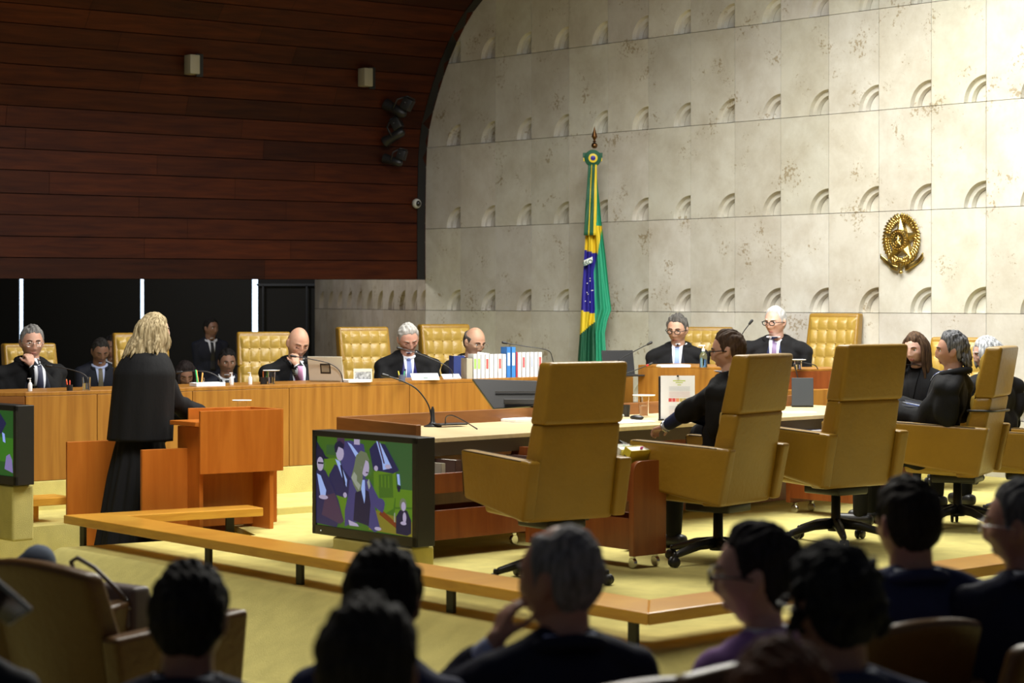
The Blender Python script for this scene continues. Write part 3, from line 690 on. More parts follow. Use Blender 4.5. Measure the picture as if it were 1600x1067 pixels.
def pic_side(t, x0, z0, x1, z1):
    E = [emis('side_screen_%d' % i, c, 1.1) for i, c in enumerate([(.015, .07, .012), (.03, .13, .01), (.012, .012, .05), (.25, .33, .75), (.18, .14, .32), (.12, .04, .01)])]
    mb = MB(); L = [0]
    def S(ci, pts): L[0] += 1; shape(mb, pts, x0, z0, x1, z1, .0115-.0002*L[0], ci)
    S(0, [(0, 1), (1, 1), (1, 0), (0, 0)]); S(1, [(.5, .75), (1, .8), (1, .42), (.55, .4)]); S(2, [(.55, 0), (.8, 0), (.9, .2), (.84, .36), (.6, .36)]); S(3, [(.7, .05), (.8, .22), (.82, .32), (.74, .3)])
    S(3, [(.85, .34), (.88, .36), (.89, .5), (.86, .48)]); S(5, [(.3, .8), (.8, .98), (.8, .92), (.3, .72)]); S(4, [(.88, .9), (.9, .7), (.94, .66), (.97, .75), (.98, .95)]); S(2, [(.1, .95), (.1, .4), (.3, .2), (.5, .4), (.5, .9)])
    mb.build('screen_picture', E, t)
tvz = z(833, 256)
tv('large black framed screen showing a standing woman among seated men, on a carpeted box', 488, 256, 650, 272, .63, tvz, .13, pic_main)
tv('black framed screen cut by the left edge of the view', -108, 231, 25, 245, .51, z(759, 245), .12, pic_side)

# ================================================================ PEOPLE
def g_(x, z, cx, cz, sx, sz, a): return a*np.exp(-((x-cx)/sx)**2-((z-cz)/sz)**2)
def head_pts(nu=96, nv=72):
    th = np.linspace(-PI/2, PI/2, nv+1)[1:-1]; ph = np.linspace(0, 2*PI, nu, endpoint=False)
    T, P = np.meshgrid(th, ph, indexing='ij')
    x = np.cos(T)*np.cos(P); y = np.cos(T)*np.sin(P); z = np.sin(T)
    x = np.append(x.ravel(), [0, 0]); y = np.append(y.ravel(), [0, 0]); z = np.append(z.ravel(), [-1, 1])
    X = x*.077; Y = y*.098; Z = z*.119
    lo = np.clip(-Z/.119, 0, 1)
    X = X*(1-.24*lo**1.8)                                    # jaw narrows
    Y = np.where(Y > 0, Y*(1-.12*lo), Y*(1-.62*lo**1.3))     # nape goes in
    Y = np.where((Y < 0) & (Z > 0), Y*1.04, Y)
    Y = Y-.006
    f = np.clip(y*1.6, 0, 1)                                 # front weight
    Y = Y-f*.006*np.exp(-(X/.05)**2)                         # flatter face plane
    d = (g_(X, Z, 0, .004, .010, .020, .010)+g_(X, Z, 0, -.016, .011, .016, .013)+g_(X, Z, 0, -.036, .013, .012, .020)
         + g_(X, Z, .014, -.041, .008, .008, .008)+g_(X, Z, -.014, -.041, .008, .008, .008)
         + g_(X, Z, 0, -.068, .028, .018, .007)+g_(X, Z, 0, -.0655, .020, .004, .004)+g_(X, Z, 0, -.078, .016, .005, .005)
         - g_(X, Z, 0, -.0715, .024, .0022, .0045)-g_(X, Z, 0, -.090, .016, .006, .004)+g_(X, Z, 0, -.105, .018, .012, .009)
         + g_(X, Z, 0, .055, .05, .03, .003))
    for s in (-1, 1):
        d = d-g_(X, Z, s*.031, .003, .017, .011, .010)+g_(X, Z, s*.030, .023, .022, .007, .006)+g_(X, Z, s*.045, -.022, .017, .014, .006)-g_(X, Z, s*.040, -.062, .014, .02, .004)
    Y = Y+f*d
    n = nu; fs = []
    for j in range(nv-2):
        for i in range(n): a = j*n+i; b = j*n+(i+1) % n; fs.append((a, b, b+n, a+n))
    L = (nv-1)*n
    for i in range(n): fs.append((L, (i+1) % n, i)); fs.append((L+1, (nv-2)*n+i, (nv-2)*n+(i+1) % n))
    return np.stack([X, Y, Z], 1), fs
HP, HF = head_pts()
HN = HP/np.linalg.norm(HP, axis=1, keepdims=True)
HB = BVHTree.FromPolygons([V(p) for p in HP], HF)
def fy(x, z):
    h = HB.ray_cast(V((x, .3, z)), V((0, -1, 0))); return h[0].y if h[0] is not None else .08
def smooth01(t): t = np.clip(t, 0, 1); return t*t*(3-2*t)
def hair_shell(style, vol, seed):
    x, y, z = HP.T; r_ = np.random.RandomState(seed)
    hl = np.interp(y, [-.12, -.06, -.035, -.015, .004, .018, .034, .055, .075, .11], [-.106, -.098, -.055, .00, .012, -.016, .036, .068, .082, .088])
    if style == 'long': hl = np.interp(y, [-.12, -.03, .02, .034, .06, .075, .11], [-.10, -.10, -.075, .0, .045, .070, .074])
    hl = hl+.016*smooth01((np.abs(x)-.030)/.02)*smooth01((y-.03)/.02)+.0035*np.sin(x*310+r_.uniform(0, 6))*np.sin(y*260+z*90)+.004*np.sin(x*120+z*60+r_.uniform(0, 6))
    keep = smooth01((z-hl)/.016+.5)
    if style == 'ring': keep = keep*(1-smooth01((z-np.interp(y, [-.1, -.05, .03, .1], [.075, .05, .042, .03]))/.018+.5))
    if style == 'receding': keep = keep*(1-smooth01((y-.045)/.02)*smooth01((z-.03)/.02))
    if style == 'thin': keep = keep*(1-.75*smooth01((z-.085)/.02)*smooth01((y+.03)/.04))
    ph = r_.uniform(0, 6, 8)
    wob = (np.sin(x*90+z*40+ph[0])+np.sin(y*110-x*50+ph[1])+np.sin(z*130+y*60+ph[2]))*.0016+(np.sin(x*260+ph[3]+y*90)+np.sin(y*240+ph[4]+z*200))*.0010
    th = vol*(.55+.45*smooth01((z+.02)/.09))+wob*min(1, vol/.012)
    if style in ('swept', 'short'):
        px_ = .028; part = np.exp(-((x-px_)/.007)**2)*smooth01((z-.06)/.02)*smooth01((y+.04)/.03)
        th = th*(1-.55*part)+(.009 if style == 'swept' else .004)*np.exp(-((y-.055)/.035)**2-((x+.015)/.045)**2)*smooth01((z-.04)/.02)
        th = th+.0022*np.sin((x*.8+y*.5)*330+2*np.sin(z*60))*smooth01((z-.03)/.03)
    edge = smooth01((z-hl)/.05)*.75+.25; th = th*edge
    off = -.007+keep*(th+.007)
    p = HP+HN*off[:, None]
    return p, HF
def remesh(mb, vox, it=2, fac=.5):
    me = bpy.data.meshes.new('tmp'); me.from_pydata([tuple(v) for v in mb.v], [], mb.f); ob = bpy.data.objects.new('tmp', me); C.objects.link(ob)
    r = ob.modifiers.new('r', 'REMESH'); r.mode = 'VOXEL'; r.voxel_size = vox
    if it: q = ob.modifiers.new('s', 'SMOOTH'); q.iterations = it; q.factor = fac
    bpy.context.view_layer.update(); dg = bpy.context.evaluated_depsgraph_get()
    out = bpy.data.meshes.new_from_object(ob.evaluated_get(dg)); bpy.data.objects.remove(ob); bpy.data.meshes.remove(me); return out
def mobj(name, me, m, parent):
    me.name = name; me.materials.clear(); me.materials.append(m); me.polygons.foreach_set('use_smooth', [True]*len(me.polygons))
    o = bpy.data.objects.new(name, me); C.objects.link(o); o.parent = parent; return o
def wrinkle(me, amp, sc, stretch=(1, 1, .35), seed=0):
    n = len(me.vertices); co = np.empty(n*3); me.vertices.foreach_get('co', co); co = co.reshape(-1, 3)
    no = np.empty(n*3); me.vertices.foreach_get('normal', no); no = no.reshape(-1, 3)
    r_ = np.random.RandomState(seed); acc = np.zeros(n)
    for k in range(7):
        d = r_.normal(size=3)*np.array(stretch)*sc*r_.uniform(.5, 1.6); acc += np.sin(co @ d+r_.uniform(0, 6)+1.2*np.sin(co @ (r_.normal(size=3)*sc*.35)))
    co = co+no*(acc[:, None]*amp/3); me.vertices.foreach_set('co', co.ravel()); me.update()
def ik(S, T, a, b, pole):
    d = T-S; L = min(d.length, (a+b)*.995); u = d.normalized(); T = S+u*L
    x = (a*a-b*b+L*L)/(2*L); h = math.sqrt(max(a*a-x*x, 0)); p = (pole-u*pole.dot(u)).normalized(); return S+u*x+p*h, T
def hand(mb, w, fd, pn, side, curl=.6, sc=1.0, spread=.012):
    """w wrist, fd finger direction, pn palm normal, side +1/-1 = where the thumb is along fd x pn"""
    fd = V(fd).normalized(); pn = V(pn); pn = (pn-fd*pn.dot(fd)).normalized(); la = fd.cross(pn)*side
    mb.cap(w-fd*.02, w+fd*.02, .024*sc, .026*sc)
    for k, (o, L) in enumerate(((.028, .066), (.010, .074), (-.009, .069), (-.027, .055))):
        kn = w+fd*(.088-.004*abs(k-1))*sc+la*o*sc; mb.cap(w+fd*.015+la*o*.55*sc, kn, .0135*sc, .0105*sc, 8)
        q = kn; a = curl*.55
        for seg, rr in ((.45, .0092), (.30, .0084), (.25, .0076)):
            dr = (fd*math.cos(a)+pn*math.sin(a)+la*(o*.9)).normalized(); e = q+dr*L*seg*sc; mb.cap(q, e, rr*sc, rr*.93*sc, 8); q = e; a += curl*.75
    mb.cap(w+fd*.02+la*.018*sc, w+fd*.05*sc+la*.036*sc+pn*.012*sc, .014*sc, .012*sc, 8)
    q = w+fd*.05*sc+la*.036*sc+pn*.012*sc; e = q+(fd*.6+la*.5+pn*.45).normalized()*.034*sc; mb.cap(q, e, .0105*sc, .009*sc, 8)
    mb.cap(e, e+(fd*.8+la*.05+pn*.5).normalized()*.027*sc, .009*sc, .0075*sc, 8)
def person(label, hp, s, face, body, z0, pitch=0., roll=0., lean=.05, outfit='robe', sk=(.50, .29, .20), hair=('short', .012, (.02, .015, .012), None), glasses=None,
           tie=None, shirt='shirt', hands=None, hs=1.06, vox=.0062, sit=True, jacket='suit', brow=(.05, .04, .035), smile=0, group=None, legs=True, wid=1.0, fem=False, folded=None, eyes=True, seed=0, torso_drop=.52, nv_front=True, longhair=None, lip=None, wrk=1.0, nolegs=False, yoke=True):
    H = W(hp[0], hp[1], s)
    b = V((body[0], body[1], 0)).normalized(); Yb = yaw(b); Yh = yaw(V((face[0], face[1], 0)).normalized())-Yb
    Rh = Matrix.Rotation(Yh, 3, 'Z') @ Matrix.Rotation(-pitch, 3, 'X') @ Matrix.Rotation(roll, 3, 'Y')
    up = V((0, math.sin(lean), math.cos(lean)))
    hip0 = V((0, 0, 0)); N = up*torso_drop                      # neck base
    Pv = N+up*.066+V((0, .022, 0)); Hc = Pv+Rh @ V((0, .010, .088)*1)*hs
    hipz = H.z-z0-Hc.z                                          # height of hips over the floor
    off = rz(Hc, Yb); base = V((H.x-off.x, H.y-off.y, z0))
    t = thing('person', label, 'person', base, Yb, group); Z = V((0, 0, hipz))
    N = N+Z; Pv = Pv+Z; Hc = Hc+Z; hip = hip0+Z
    def hw_(p): return Hc+Rh @ (V(p)*hs)
    sw = (.162 if fem else .180)*wid
    Sh = [N+V((sx*sw, 0, -.078 if outfit == 'robe' else -.060)) for sx in (-1, 1)]
    # --- arms
    arms = []
    hands = hands or {}
    for i, sx in enumerate((-1, 1)):
        h = hands.get('L' if sx < 0 else 'R')
        if h is None: T = V((sx*.20, .30, hipz+.10)); h = dict(fd=(0, 1, -.2), pn=(0, 0, -1), curl=.5, show=False)
        else: T = V(h['p']); T = Hc+T if h.get('rel') == 'head' else N+T
        pole = V(h.get('pole', (sx*.22, -.3, -1)))
        El, Wr = ik(Sh[i], T, .285, .255, pole); arms.append((Sh[i], El, Wr, h, sx))
    # --- body (one continuous surface)
    mb = MB(); hv = [hw_(p) for p in HP]; mb.add(hv, HF)
    for sx in (-1, 1):                                           # ears
        c = hw_((sx*.079, -.010, -.004)); Re = Rh @ Euler((.15, 0, sx*.35)).to_matrix(); mb.ell(c, (.0075*hs, .019*hs, .031*hs), Re, 12, 8); mb.ell(hw_((sx*.074, .0, -.022)), (.009*hs, .012*hs, .014*hs), Re, 10, 6)
    nr = .048 if fem else .064
    mb.cap(Pv+Rh @ V((0, -.008, .02)), N+V((0, .0, -.04)), nr*.97, nr*1.06, 16)
    mb.cap(N-up*.12, hip+up*.12, .11, .11); mb.cap(Sh[0]+V((.03, 0, -.02)), Sh[1]+V((-.03, 0, -.02)), .05)
    for S_, El, Wr, h, sx in arms:
        mb.cap(S_+V((0, 0, -.02)), El, .046, .038); mb.cap(El, Wr, .040, .025)
        if h.get('show', True): fd = V(h['fd']); hand(mb, Wr, fd, V(h['pn']), h.get('side', 1), h.get('curl', .6), h.get('sc', 1.0))
    bodyo = mobj('body', remesh(mb, vox, 1, .5), skin(sk), t)
    # --- face details
    if eyes:
        for sx in (-1, 1):
            y = fy(sx*.031, .003); half = pitch > .3
            m = MB(); m.ell(hw_((sx*.031, y-.0075, .003)), (.0125*hs,)*3, nu=14, nv=10); e = m.build('eye', M['white'] if not half else skin(tuple(c*.8 for c in sk)), t, True)
            if not half:
                m = MB(); m.ell(hw_((sx*.031, y+.0030, .0025)), (.0056*hs, .003*hs, .0056*hs), Rh, 10, 8); m.build('iris', col((.02, .012, .008), .2), e, True)
                m = MB(); m.tube([hw_((sx*(.031+dx), fy(sx*(.031+dx), .003+dz)+.003-.6*abs(dx), .003+dz)) for dx, dz in ((-.014, .001), (-.007, .007), (0, .0085), (.007, .007), (.014, .001))], .0022*hs, 6); m.build('eyelid', skin(tuple(c*.75 for c in sk)), t, True)
            else: m = MB(); m.tube([hw_((sx*(.031+dx), fy(sx*(.031+dx), -.006)+.0035, -.006+.0*dx)) for dx in (-.012, 0, .012)], .0018*hs, 6); m.build('eyelid', col((.05, .03, .02)), t, True)
            m = MB(); m.tube([hw_((sx*x_, fy(sx*x_, z_)+.0015, z_)) for x_, z_ in ((.014, .020), (.024, .0245), (.036, .025), (.047, .019))], [.0028*hs, .0038*hs, .0034*hs, .0018*hs], 6); m.build('eyebrow', hairmat(brow), t, True)
        m = MB(); lc = lip or (sk[0]*.72, sk[1]*.45, sk[2]*.48)
        m.tube([hw_((x_, fy(x_, -.066)+.0006, -.0665-abs(x_)*.10)) for x_ in (-.022, -.011, 0, .011, .022)], [.0012*hs, .0036*hs, .0036*hs, .0036*hs, .0012*hs], 6)
        m.tube([hw_((x_, fy(x_, -.077)+.0004, -.0765+abs(x_)*.12)) for x_ in (-.020, -.010, 0, .010, .020)], [.0012*hs, .0042*hs, .0046*hs, .0042*hs, .0012*hs], 6)
        m.build('lips', col(lc, .45), t, True)
    # --- hair
    st, vol, hc, hc2 = hair
    if st != 'bald':
        p, f = hair_shell(st, vol, seed+3); m = MB(); m.add([hw_(q) for q in p], f); hm = hairmat(hc, hc2)
        ho = m.build('hair', hm, t, True)
        if longhair: m = MB(); longhair(m, hw_, N); 
        if longhair: m.build('hair_locks', hm, t, True)
    if glasses:
        m = MB(); rr = .019
        for sx in (-1, 1):
            pts = [hw_((sx*.033+rr*1.15*math.cos(2*PI*k/16), .106-.15*abs(sx*.033+rr*1.15*math.cos(2*PI*k/16)), -.002+rr*.86*math.sin(2*PI*k/16))) for k in range(17)]
            m.tube(pts, glasses[1]*hs, 6, False)
            m.tube([hw_((sx*.054, .099, .004)), hw_((sx*.072, .080, .005)), hw_((sx*.083, .02, .004)), hw_((sx*.083, -.008, -.002))], glasses[1]*.9*hs, 6)
        m.tube([hw_((-.012, .104, .002)), hw_((0, .107, .005)), hw_((.012, .104, .002))], glasses[1]*hs, 6); m.build('glasses', glasses[0], t, True)
    # --- clothes
    robe = outfit == 'robe'; mb = MB()
    k = 1.0*wid; dR = Matrix.Rotation(-lean, 3, 'X')
    mb.ell(N-up*.17+V((0, .0, 0)), (.205*k if not fem else .175*k, .135 if robe else .125, .20), dR); mb.ell(N-up*.36, (.185*k, .135, .22), dR); mb.ell(hip+V((0, .02, .02)), (.20*k, .17, .15))
    ra, rb, rc = (.068, .072, .080) if robe else (.062, .057, .048)
    if fem: ra, rb, rc = ra*.88, rb*.86, rc*.88
    for sx, S_ in ((-1, Sh[0]), (1, Sh[1])):
        mb.cap(N+V((sx*.05, -.01, -.005)), S_+V((0, 0, -.005)), .058 if not fem else .045, ra); mb.cap(S_, S_-up*.22-V((sx*.05, 0, 0)), ra*.95, .08)
    if robe and yoke:                                                       # wide yoke on the shoulders
        for sx, S_ in ((-1, Sh[0]), (1, Sh[1])): mb.cap(N+V((sx*.07, .045, -.035)), S_+V((sx*.018, .01, -.01)), .050, .068); mb.cap(N+V((sx*.06, -.045, -.02)), S_+V((sx*.018, -.025, -.015)), .050, .068); mb.ell(S_+V((sx*.03, -.01, -.13)), (.055, .085, .15))
    for S_, El, Wr, h, sx in arms:
        mb.cap(S_, El, ra, rb); e2 = El.lerp(Wr, h.get('sl', .80)); mb.cap(El, e2, rb, h.get('cuff', rc))
    if sit and not nolegs:
        for sx in (-1, 1): mb.cap(hip+V((sx*.10, .05, 0)), hip+V((sx*.14, .45, .01)), .10 if robe else .085, .08 if robe else .07)
        if robe: mb.cap(hip+V((-.08, .2, 0)), hip+V((.08, .2, 0)), .10)
    gm_ = remesh(mb, .011 if s < 400 else .008, 4, .6); wrinkle(gm_, (.010 if robe else .004)*wrk, 26 if robe else 30, seed=seed)
    nm = 'robe' if robe else 'jacket'; cloth = mobj(nm, gm_, M['robe'] if robe else M[jacket], t)
    bv = BVHTree.FromPolygons([v.co.copy() for v in gm_.vertices], [tuple(p.vertices) for p in gm_.polygons])
    ai = Matrix.Rotation(-lean, 3, 'X')
    def patch(name, wf, za, zb, off, m, nx=10, nz=24, parent=t):
        """strip down the chest: half-width wf(v), from za to zb below the neck base"""
        mb = MB(); last = [None]
        def fn(u, v):
            x = (u-.5)*2*wf(v); zz = za+(zb-za)*v; o = N+ai @ V((x, 0, -zz)); h = bv.ray_cast(o+ai @ V((0, .5, 0)), ai @ V((0, -1, 0)))
            y = h[0] if h[0] is not None else o+V((0, .12, 0)); return y+ai @ V((0, off, 0))
        mb.grid(lambda u, v: fn(1-u, v), nx, nz); return mb.build(name, m, parent, True, .002)
    if nv_front:
        if robe: patch('jacket_front', lambda v: .035+.062*min(1, v*1.6), -.035, .42, .004, M[jacket])
        wv = (lambda v: max(.004, .052*(1-v**1.3)))
        patch('shirt_front', wv if not robe else (lambda v: max(.004, .046*(1-v**1.5)+.004)), -.04, .34 if robe else .26, .008, M[shirt])
        if tie: mk = MB(); mk.ell(N+V((0, nr+.020, -.030)), (.017, .013, .018)); mk.build('tie_knot', tie, t, True)
        if tie: patch('tie', lambda v: .017+.016*v if v > .1 else .020, -.012, .36, .013, tie)
    # collar
    mb = MB(); pts = []
    for q_ in range(25):
        q = 2*PI*q_/24; pts.append(N+V((math.sin(q)*(nr+.012), .005+math.cos(q)*(nr+.010), .022-.046*max(0, math.cos(q))+.006)))
    mb.tube(pts, .0145, 8, False); mb.build('collar', M[shirt], t, True)
    if robe: 
        mb = MB(); pts = [N+V((math.sin(q)*(nr+.040), -.01+math.cos(q)*(nr+.03), .014-.02*math.cos(q))) for q in [PI*(.22+1.56*i/20) for i in range(21)]]; mb.tube(pts, .026, 10); mb.build('robe_collar', M['robe'], t, True)
    else:
        mb = MB(); pts = [N+V((math.sin(q)*(nr+.026), -.005+math.cos(q)*(nr+.022), .010-.03*math.cos(q)-.012)) for q in [PI*(.16+1.68*i/20) for i in range(21)]]; mb.tube(pts, .020, 10); mb.build('jacket_collar', M[jacket], t, True)
    for S_, El, Wr, h, sx in arms:
        if h.get('show', True):
            mb = MB(); d_ = (Wr-El).normalized(); mb.cap(Wr-d_*.045, Wr-d_*.012, .034, .033, 14); mb.build('cuff', M[h.get('cm', shirt)], t, True)
            if robe and h.get('fore', True): mb = MB(); mb.cap(El.lerp(Wr, .3), Wr-d_*.05, .046, .040, 14); mb.build('sleeve', M[jacket], t, True)
            if h.get('watch'): mb = MB(); pts = [Wr-d_*.002+(d_.orthogonal().normalized()*math.cos(2*PI*a/12)+d_.cross(d_.orthogonal().normalized())*math.sin(2*PI*a/12))*.031 for a in range(13)]; mb.tube(pts, .007, 6, False); mb.build('watch', M[h['watch']], t, True)
    if sit and legs:
        for sx in (-1, 1):
            mb = MB(); kn = hip+V((sx*.14, .45, .0)); mb.cap(kn, V((sx*.14, .46, .10)), .068, .05, 14); mb.build('trouser_leg', M['robe'] if robe else M[jacket], t, True)
            mb = MB(); mb.box((sx*.14, .50, .045), (.09, .26, .085), bev=.035); mb.build('shoe', M['plastic'], t, True)
    return t, hw_, N, Hc
def long_straight(length, fall, seed, w=.010, wave=.004, n=70, side_only=False):
    r_ = np.random.RandomState(seed)
    def fn(m, hw_, N):
        for i in range(n):
            a = r_.uniform(-2.35, 2.35); a = PI*1.5+a               # around the back: angle in xy, back = 270deg
            x, y = math.cos(a), math.sin(a)
            x0, y0 = x*.082, y*.100-.008
            L = length*r_.uniform(.8, 1.06); ph = r_.uniform(0, 6); pts = []; rr = []
            for k in range(9):
                q = k/8; z = .108-q*(L+.05); dm = math.sqrt(max(.12, 1-(z/.122)**2)) if z > 0 else 1; bulge = (1+.12*math.sin(min(1, q*1.6)*PI*.8)+fall*q)*dm
                wv = wave*math.sin(ph+q*9)*min(1, q*2)
                pts.append(hw_((x0*bulge+wv*y, y0*bulge+wv*x, z))); rr.append(w*(1 if q < .8 else 1-.8*(q-.8)/.2)*(.6+.6*min(1, q*3)))
            m.tube(pts, rr, 7)
    return fn
# --- judges behind the bench, left to right
TIE_D = col((.03, .035, .07), .6); GB = (col((.006, .006, .006), .9), .0033)
JF = ZJ
desk = lambda sx, x=.16, y=.36, z=-.30: dict(p=(sx*x, y, z), fd=(-sx*.5, 1, -.1), pn=(0, 0, -1), side=-sx*-1, curl=.35, cuff=.085)
person('person with grey hair and glasses, black robe, chin on fist, leftmost at the bench', (50, 535), 197, (.38, -.92), (.50, -.86), JF-.10, .10, 0, .12,
       hair=('swept', .011, (.10, .10, .10), (.23, .22, .21)), glasses=(M['chrome'], .0016), tie=TIE_D, sk=(.56, .33, .24), wid=1.2,
       hands=dict(L=dict(p=(.035, .125, -.185), rel='head', fd=(.25, -.25, 1), pn=(.2, -1, -.1), side=1, curl=1.5, watch='plastic', cuff=.06, pole=(-.2, .6, -1)), R=dict(p=(-.06, .24, -.33), fd=(-1, .2, 0), pn=(0, -1, 0), side=1, curl=.6, cuff=.07)), hs=1.12, seed=1)
person('bald person in black robe and pink tie, hand over mouth, behind the open laptop', (466, 537), 182, (.42, -.9), (.28, -.96), JF-.10, .35, -.08, .16,
       hair=('bald', 0, (0, 0, 0), None), tie=col((.62, .30, .50), .6), sk=(.60, .36, .25), wid=1.18, brow=(.10, .07, .05),
       hands=dict(L=dict(p=(.035, .13, -.185), rel='head', fd=(.15, -.3, 1), pn=(.1, -1, -.2), side=1, curl=1.3, watch='plastic', cuff=.05, pole=(-.3, .5, -1)), R=desk(1)), hs=1.17, seed=2)
person('person with silver hair in a blue-lined black robe looking down', (638, 530), 175, (.30, -.95), (.20, -.98), JF-.05, .45, .10, .12,
       hair=('swept', .012, (.35, .34, .32), (.55, .53, .50)), tie=col((.12, .17, .42), .5), jacket='robe_b', sk=(.62, .36, .27), wid=1.18, brow=(.30, .25, .2), hands=dict(L=desk(-1), R=desk(1)), hs=1.15, seed=3)
person('balding person in a black robe with round glasses reading beside the row of books', (742, 535), 171, (.62, -.78), (.35, -.93), JF-.06, .30, 0, .10,
       hair=('ring', .010, (.04, .03, .025), (.10, .09, .08)), glasses=(col((.25, .2, .15), .3), .0018), tie=col((.10, .11, .2), .5), jacket='navy2', sk=(.55, .34, .23), wid=1.12, hands=dict(L=desk(-1), R=desk(1, .1, .38, -.24)), hs=1.15, seed=4)
person('person with dark grey hair, glasses and pale blue tie at the rostrum', (1058, 515), 171, (-.38, -.92), (-.15, -.98), .50, .18, -.04, .08,
       hair=('swept', .014, (.05, .048, .045), (.14, .13, .12)), glasses=GB, tie=col((.25, .36, .68), .5), sk=(.56, .35, .25), wid=1.15, hs=1.14, seed=5)
person('white-haired person in black robe and dark-rimmed glasses seated at the rostrum', (1211, 503), 178.5, (-.62, -.78), (-.28, -.96), .60, .08, -.03, .08,
       hair=('receding', .009, (.36, .36, .36), (.50, .50, .50)), glasses=GB, tie=col((.16, .10, .22), .5), jacket='navy', sk=(.60, .39, .30), wid=1.28, hs=1.12, brow=(.4, .38, .35), seed=6)
# --- people at the central desk
person('person with short brown hair and glasses in black robe, hand on the central desk', (1137, 549), 258, (-.97, .24), (-.80, .60), ZM, .10, .03, -.10,
       hair=('short', .010, (.045, .025, .016), (.09, .055, .035)), glasses=GB, jacket='navy', sk=(.64, .38, .28), wid=1.0, torso_drop=.54,
       hands=dict(L=dict(p=(.02, .64, -.40), fd=(.35, 1, -.25), pn=(0, -.2, -1), side=-1, curl=.7, cuff=.06, sl=.1, watch='chrome', pole=(-1, 0, -.4)), R=dict(p=(.20, .40, -.38), fd=(-.3, 1, 0), pn=(0, 0, -1), side=1, show=False)), seed=7)
def wavy_nape(m, hw_, N):
    r_ = np.random.RandomState(2)
    for i in range(34):
        a = PI*1.5+r_.uniform(-1.2, 1.2); x, y = math.cos(a), math.sin(a); z0 = r_.uniform(-.06, .03); L = r_.uniform(.05, .09); ph = r_.uniform(0, 6)
        m.tube([hw_((x*(.084+.012*q), y*(.098+.014*q)-.01+(-.012*q*q), z0-L*q+.006*math.sin(ph+q*6))) for q in (0, .25, .5, .75, 1)], [.006, .012, .012, .010, .003], 7)
person('person with wavy dark grey hair and a blue tie leaning back in the strapped chair', (1486, 549), 231, (-.96, .12), (-.90, .43), ZM, -.02, 0, -.26,
       hair=('short', .018, (.035, .035, .038), (.20, .20, .21)), tie=col((.10, .16, .48), .4), shirt='shirt', sk=(.52, .29, .20), wid=1.0, torso_drop=.56, longhair=wavy_nape, nv_front=True,
       hands=dict(L=dict(p=(.0, .40, -.28), fd=(.3, 1, .1), pn=(0, 0, -1), side=-1, show=False, cuff=.09), R=dict(p=(.12, .42, -.22), fd=(-.5, 1, .3), pn=(0, -.3, -1), side=1, show=True, sl=.85, curl=.8, fore=False)), seed=8)
person('young person with long light-brown hair looking down behind the coloured books', (1430, 545), 212, (-.62, -.78), (-.55, -.83), ZM, .14, 0, .06,
       hair=('long', .010, (.035, .018, .010), (.09, .05, .025)), sk=(.68, .44, .35), fem=True, longhair=long_straight(.30, .10, 3, .010, .003, 60), hs=1.0, shirt='robe', brow=(.04, .02, .015), lip=(.55, .20, .18), wid=1.0,
       hands=dict(L=dict(p=(-.06, .30, -.28), fd=(.4, 1, 0), pn=(0, 0, -1), side=-1, curl=.6)), outfit='suit', jacket='robe', seed=9)
person('person with silver bobbed hair in black robe, behind the strapped chair', (1541, 553), 213, (-.95, -.1), (-.5, .86), ZM, .15, 0, .05,
       hair=('long', .014, (.20, .21, .22), (.62, .62, .63)), sk=(.60, .38, .30), fem=True, longhair=long_straight(.15, .05, 4, .012, .003, 60), hs=1.02, brow=(.3, .3, .3), nv_front=False, wid=1.15, hands=dict(), seed=10)
# --- people far behind, in the dim hall
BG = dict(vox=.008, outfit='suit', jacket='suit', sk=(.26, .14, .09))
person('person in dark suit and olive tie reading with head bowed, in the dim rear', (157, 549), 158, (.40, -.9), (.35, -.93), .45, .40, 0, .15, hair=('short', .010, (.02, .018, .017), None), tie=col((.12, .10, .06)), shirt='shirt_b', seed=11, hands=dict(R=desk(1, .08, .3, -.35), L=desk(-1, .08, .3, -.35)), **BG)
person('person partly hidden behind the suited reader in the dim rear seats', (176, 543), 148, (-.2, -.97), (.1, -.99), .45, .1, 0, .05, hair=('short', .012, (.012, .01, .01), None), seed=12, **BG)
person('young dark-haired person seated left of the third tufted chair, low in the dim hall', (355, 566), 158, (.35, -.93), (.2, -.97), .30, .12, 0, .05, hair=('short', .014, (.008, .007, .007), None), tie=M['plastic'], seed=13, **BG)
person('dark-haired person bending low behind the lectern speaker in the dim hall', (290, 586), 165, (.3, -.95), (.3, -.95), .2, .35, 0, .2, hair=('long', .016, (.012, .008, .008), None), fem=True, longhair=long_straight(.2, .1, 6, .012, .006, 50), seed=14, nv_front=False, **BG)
def standing(label, hp, s, face, body, zf, **k):
    t, hw_, N, Hc = person(label, hp, s, face, body, zf, sit=False, **k)
    mb = MB(); hz = N.z-.52
    for sx in (-1, 1): mb.cap((sx*.10, 0, hz), (sx*.11, .01, hz*.52), .095, .07); mb.cap((sx*.11, .01, hz*.52), (sx*.11, -.01, .10), .068, .055)
    mobj('trousers', remesh(mb, .012, 3), M['suit'], t)
    for sx in (-1, 1): mb = MB(); mb.box((sx*.11, .05, .04), (.09, .27, .08), bev=.03); mb.build('shoe', M['plastic'], t, True)
    return t
standing('person in a dark suit and black tie standing guard by the dark blinds', (330, 513), 124, (.75, -.65), (.35, -.93), .0, lean=0, hair=('short', .012, (.008, .007, .006), None), tie=M['plastic'], seed=15,
         hands=dict(L=dict(p=(-.03, .20, -.50), fd=(1, .2, -.6), pn=(0, -1, 0), side=1, curl=.5), R=dict(p=(.05, .18, -.50), fd=(-1, .2, -.6), pn=(0, -1, 0), side=-1, curl=.5)), **BG)
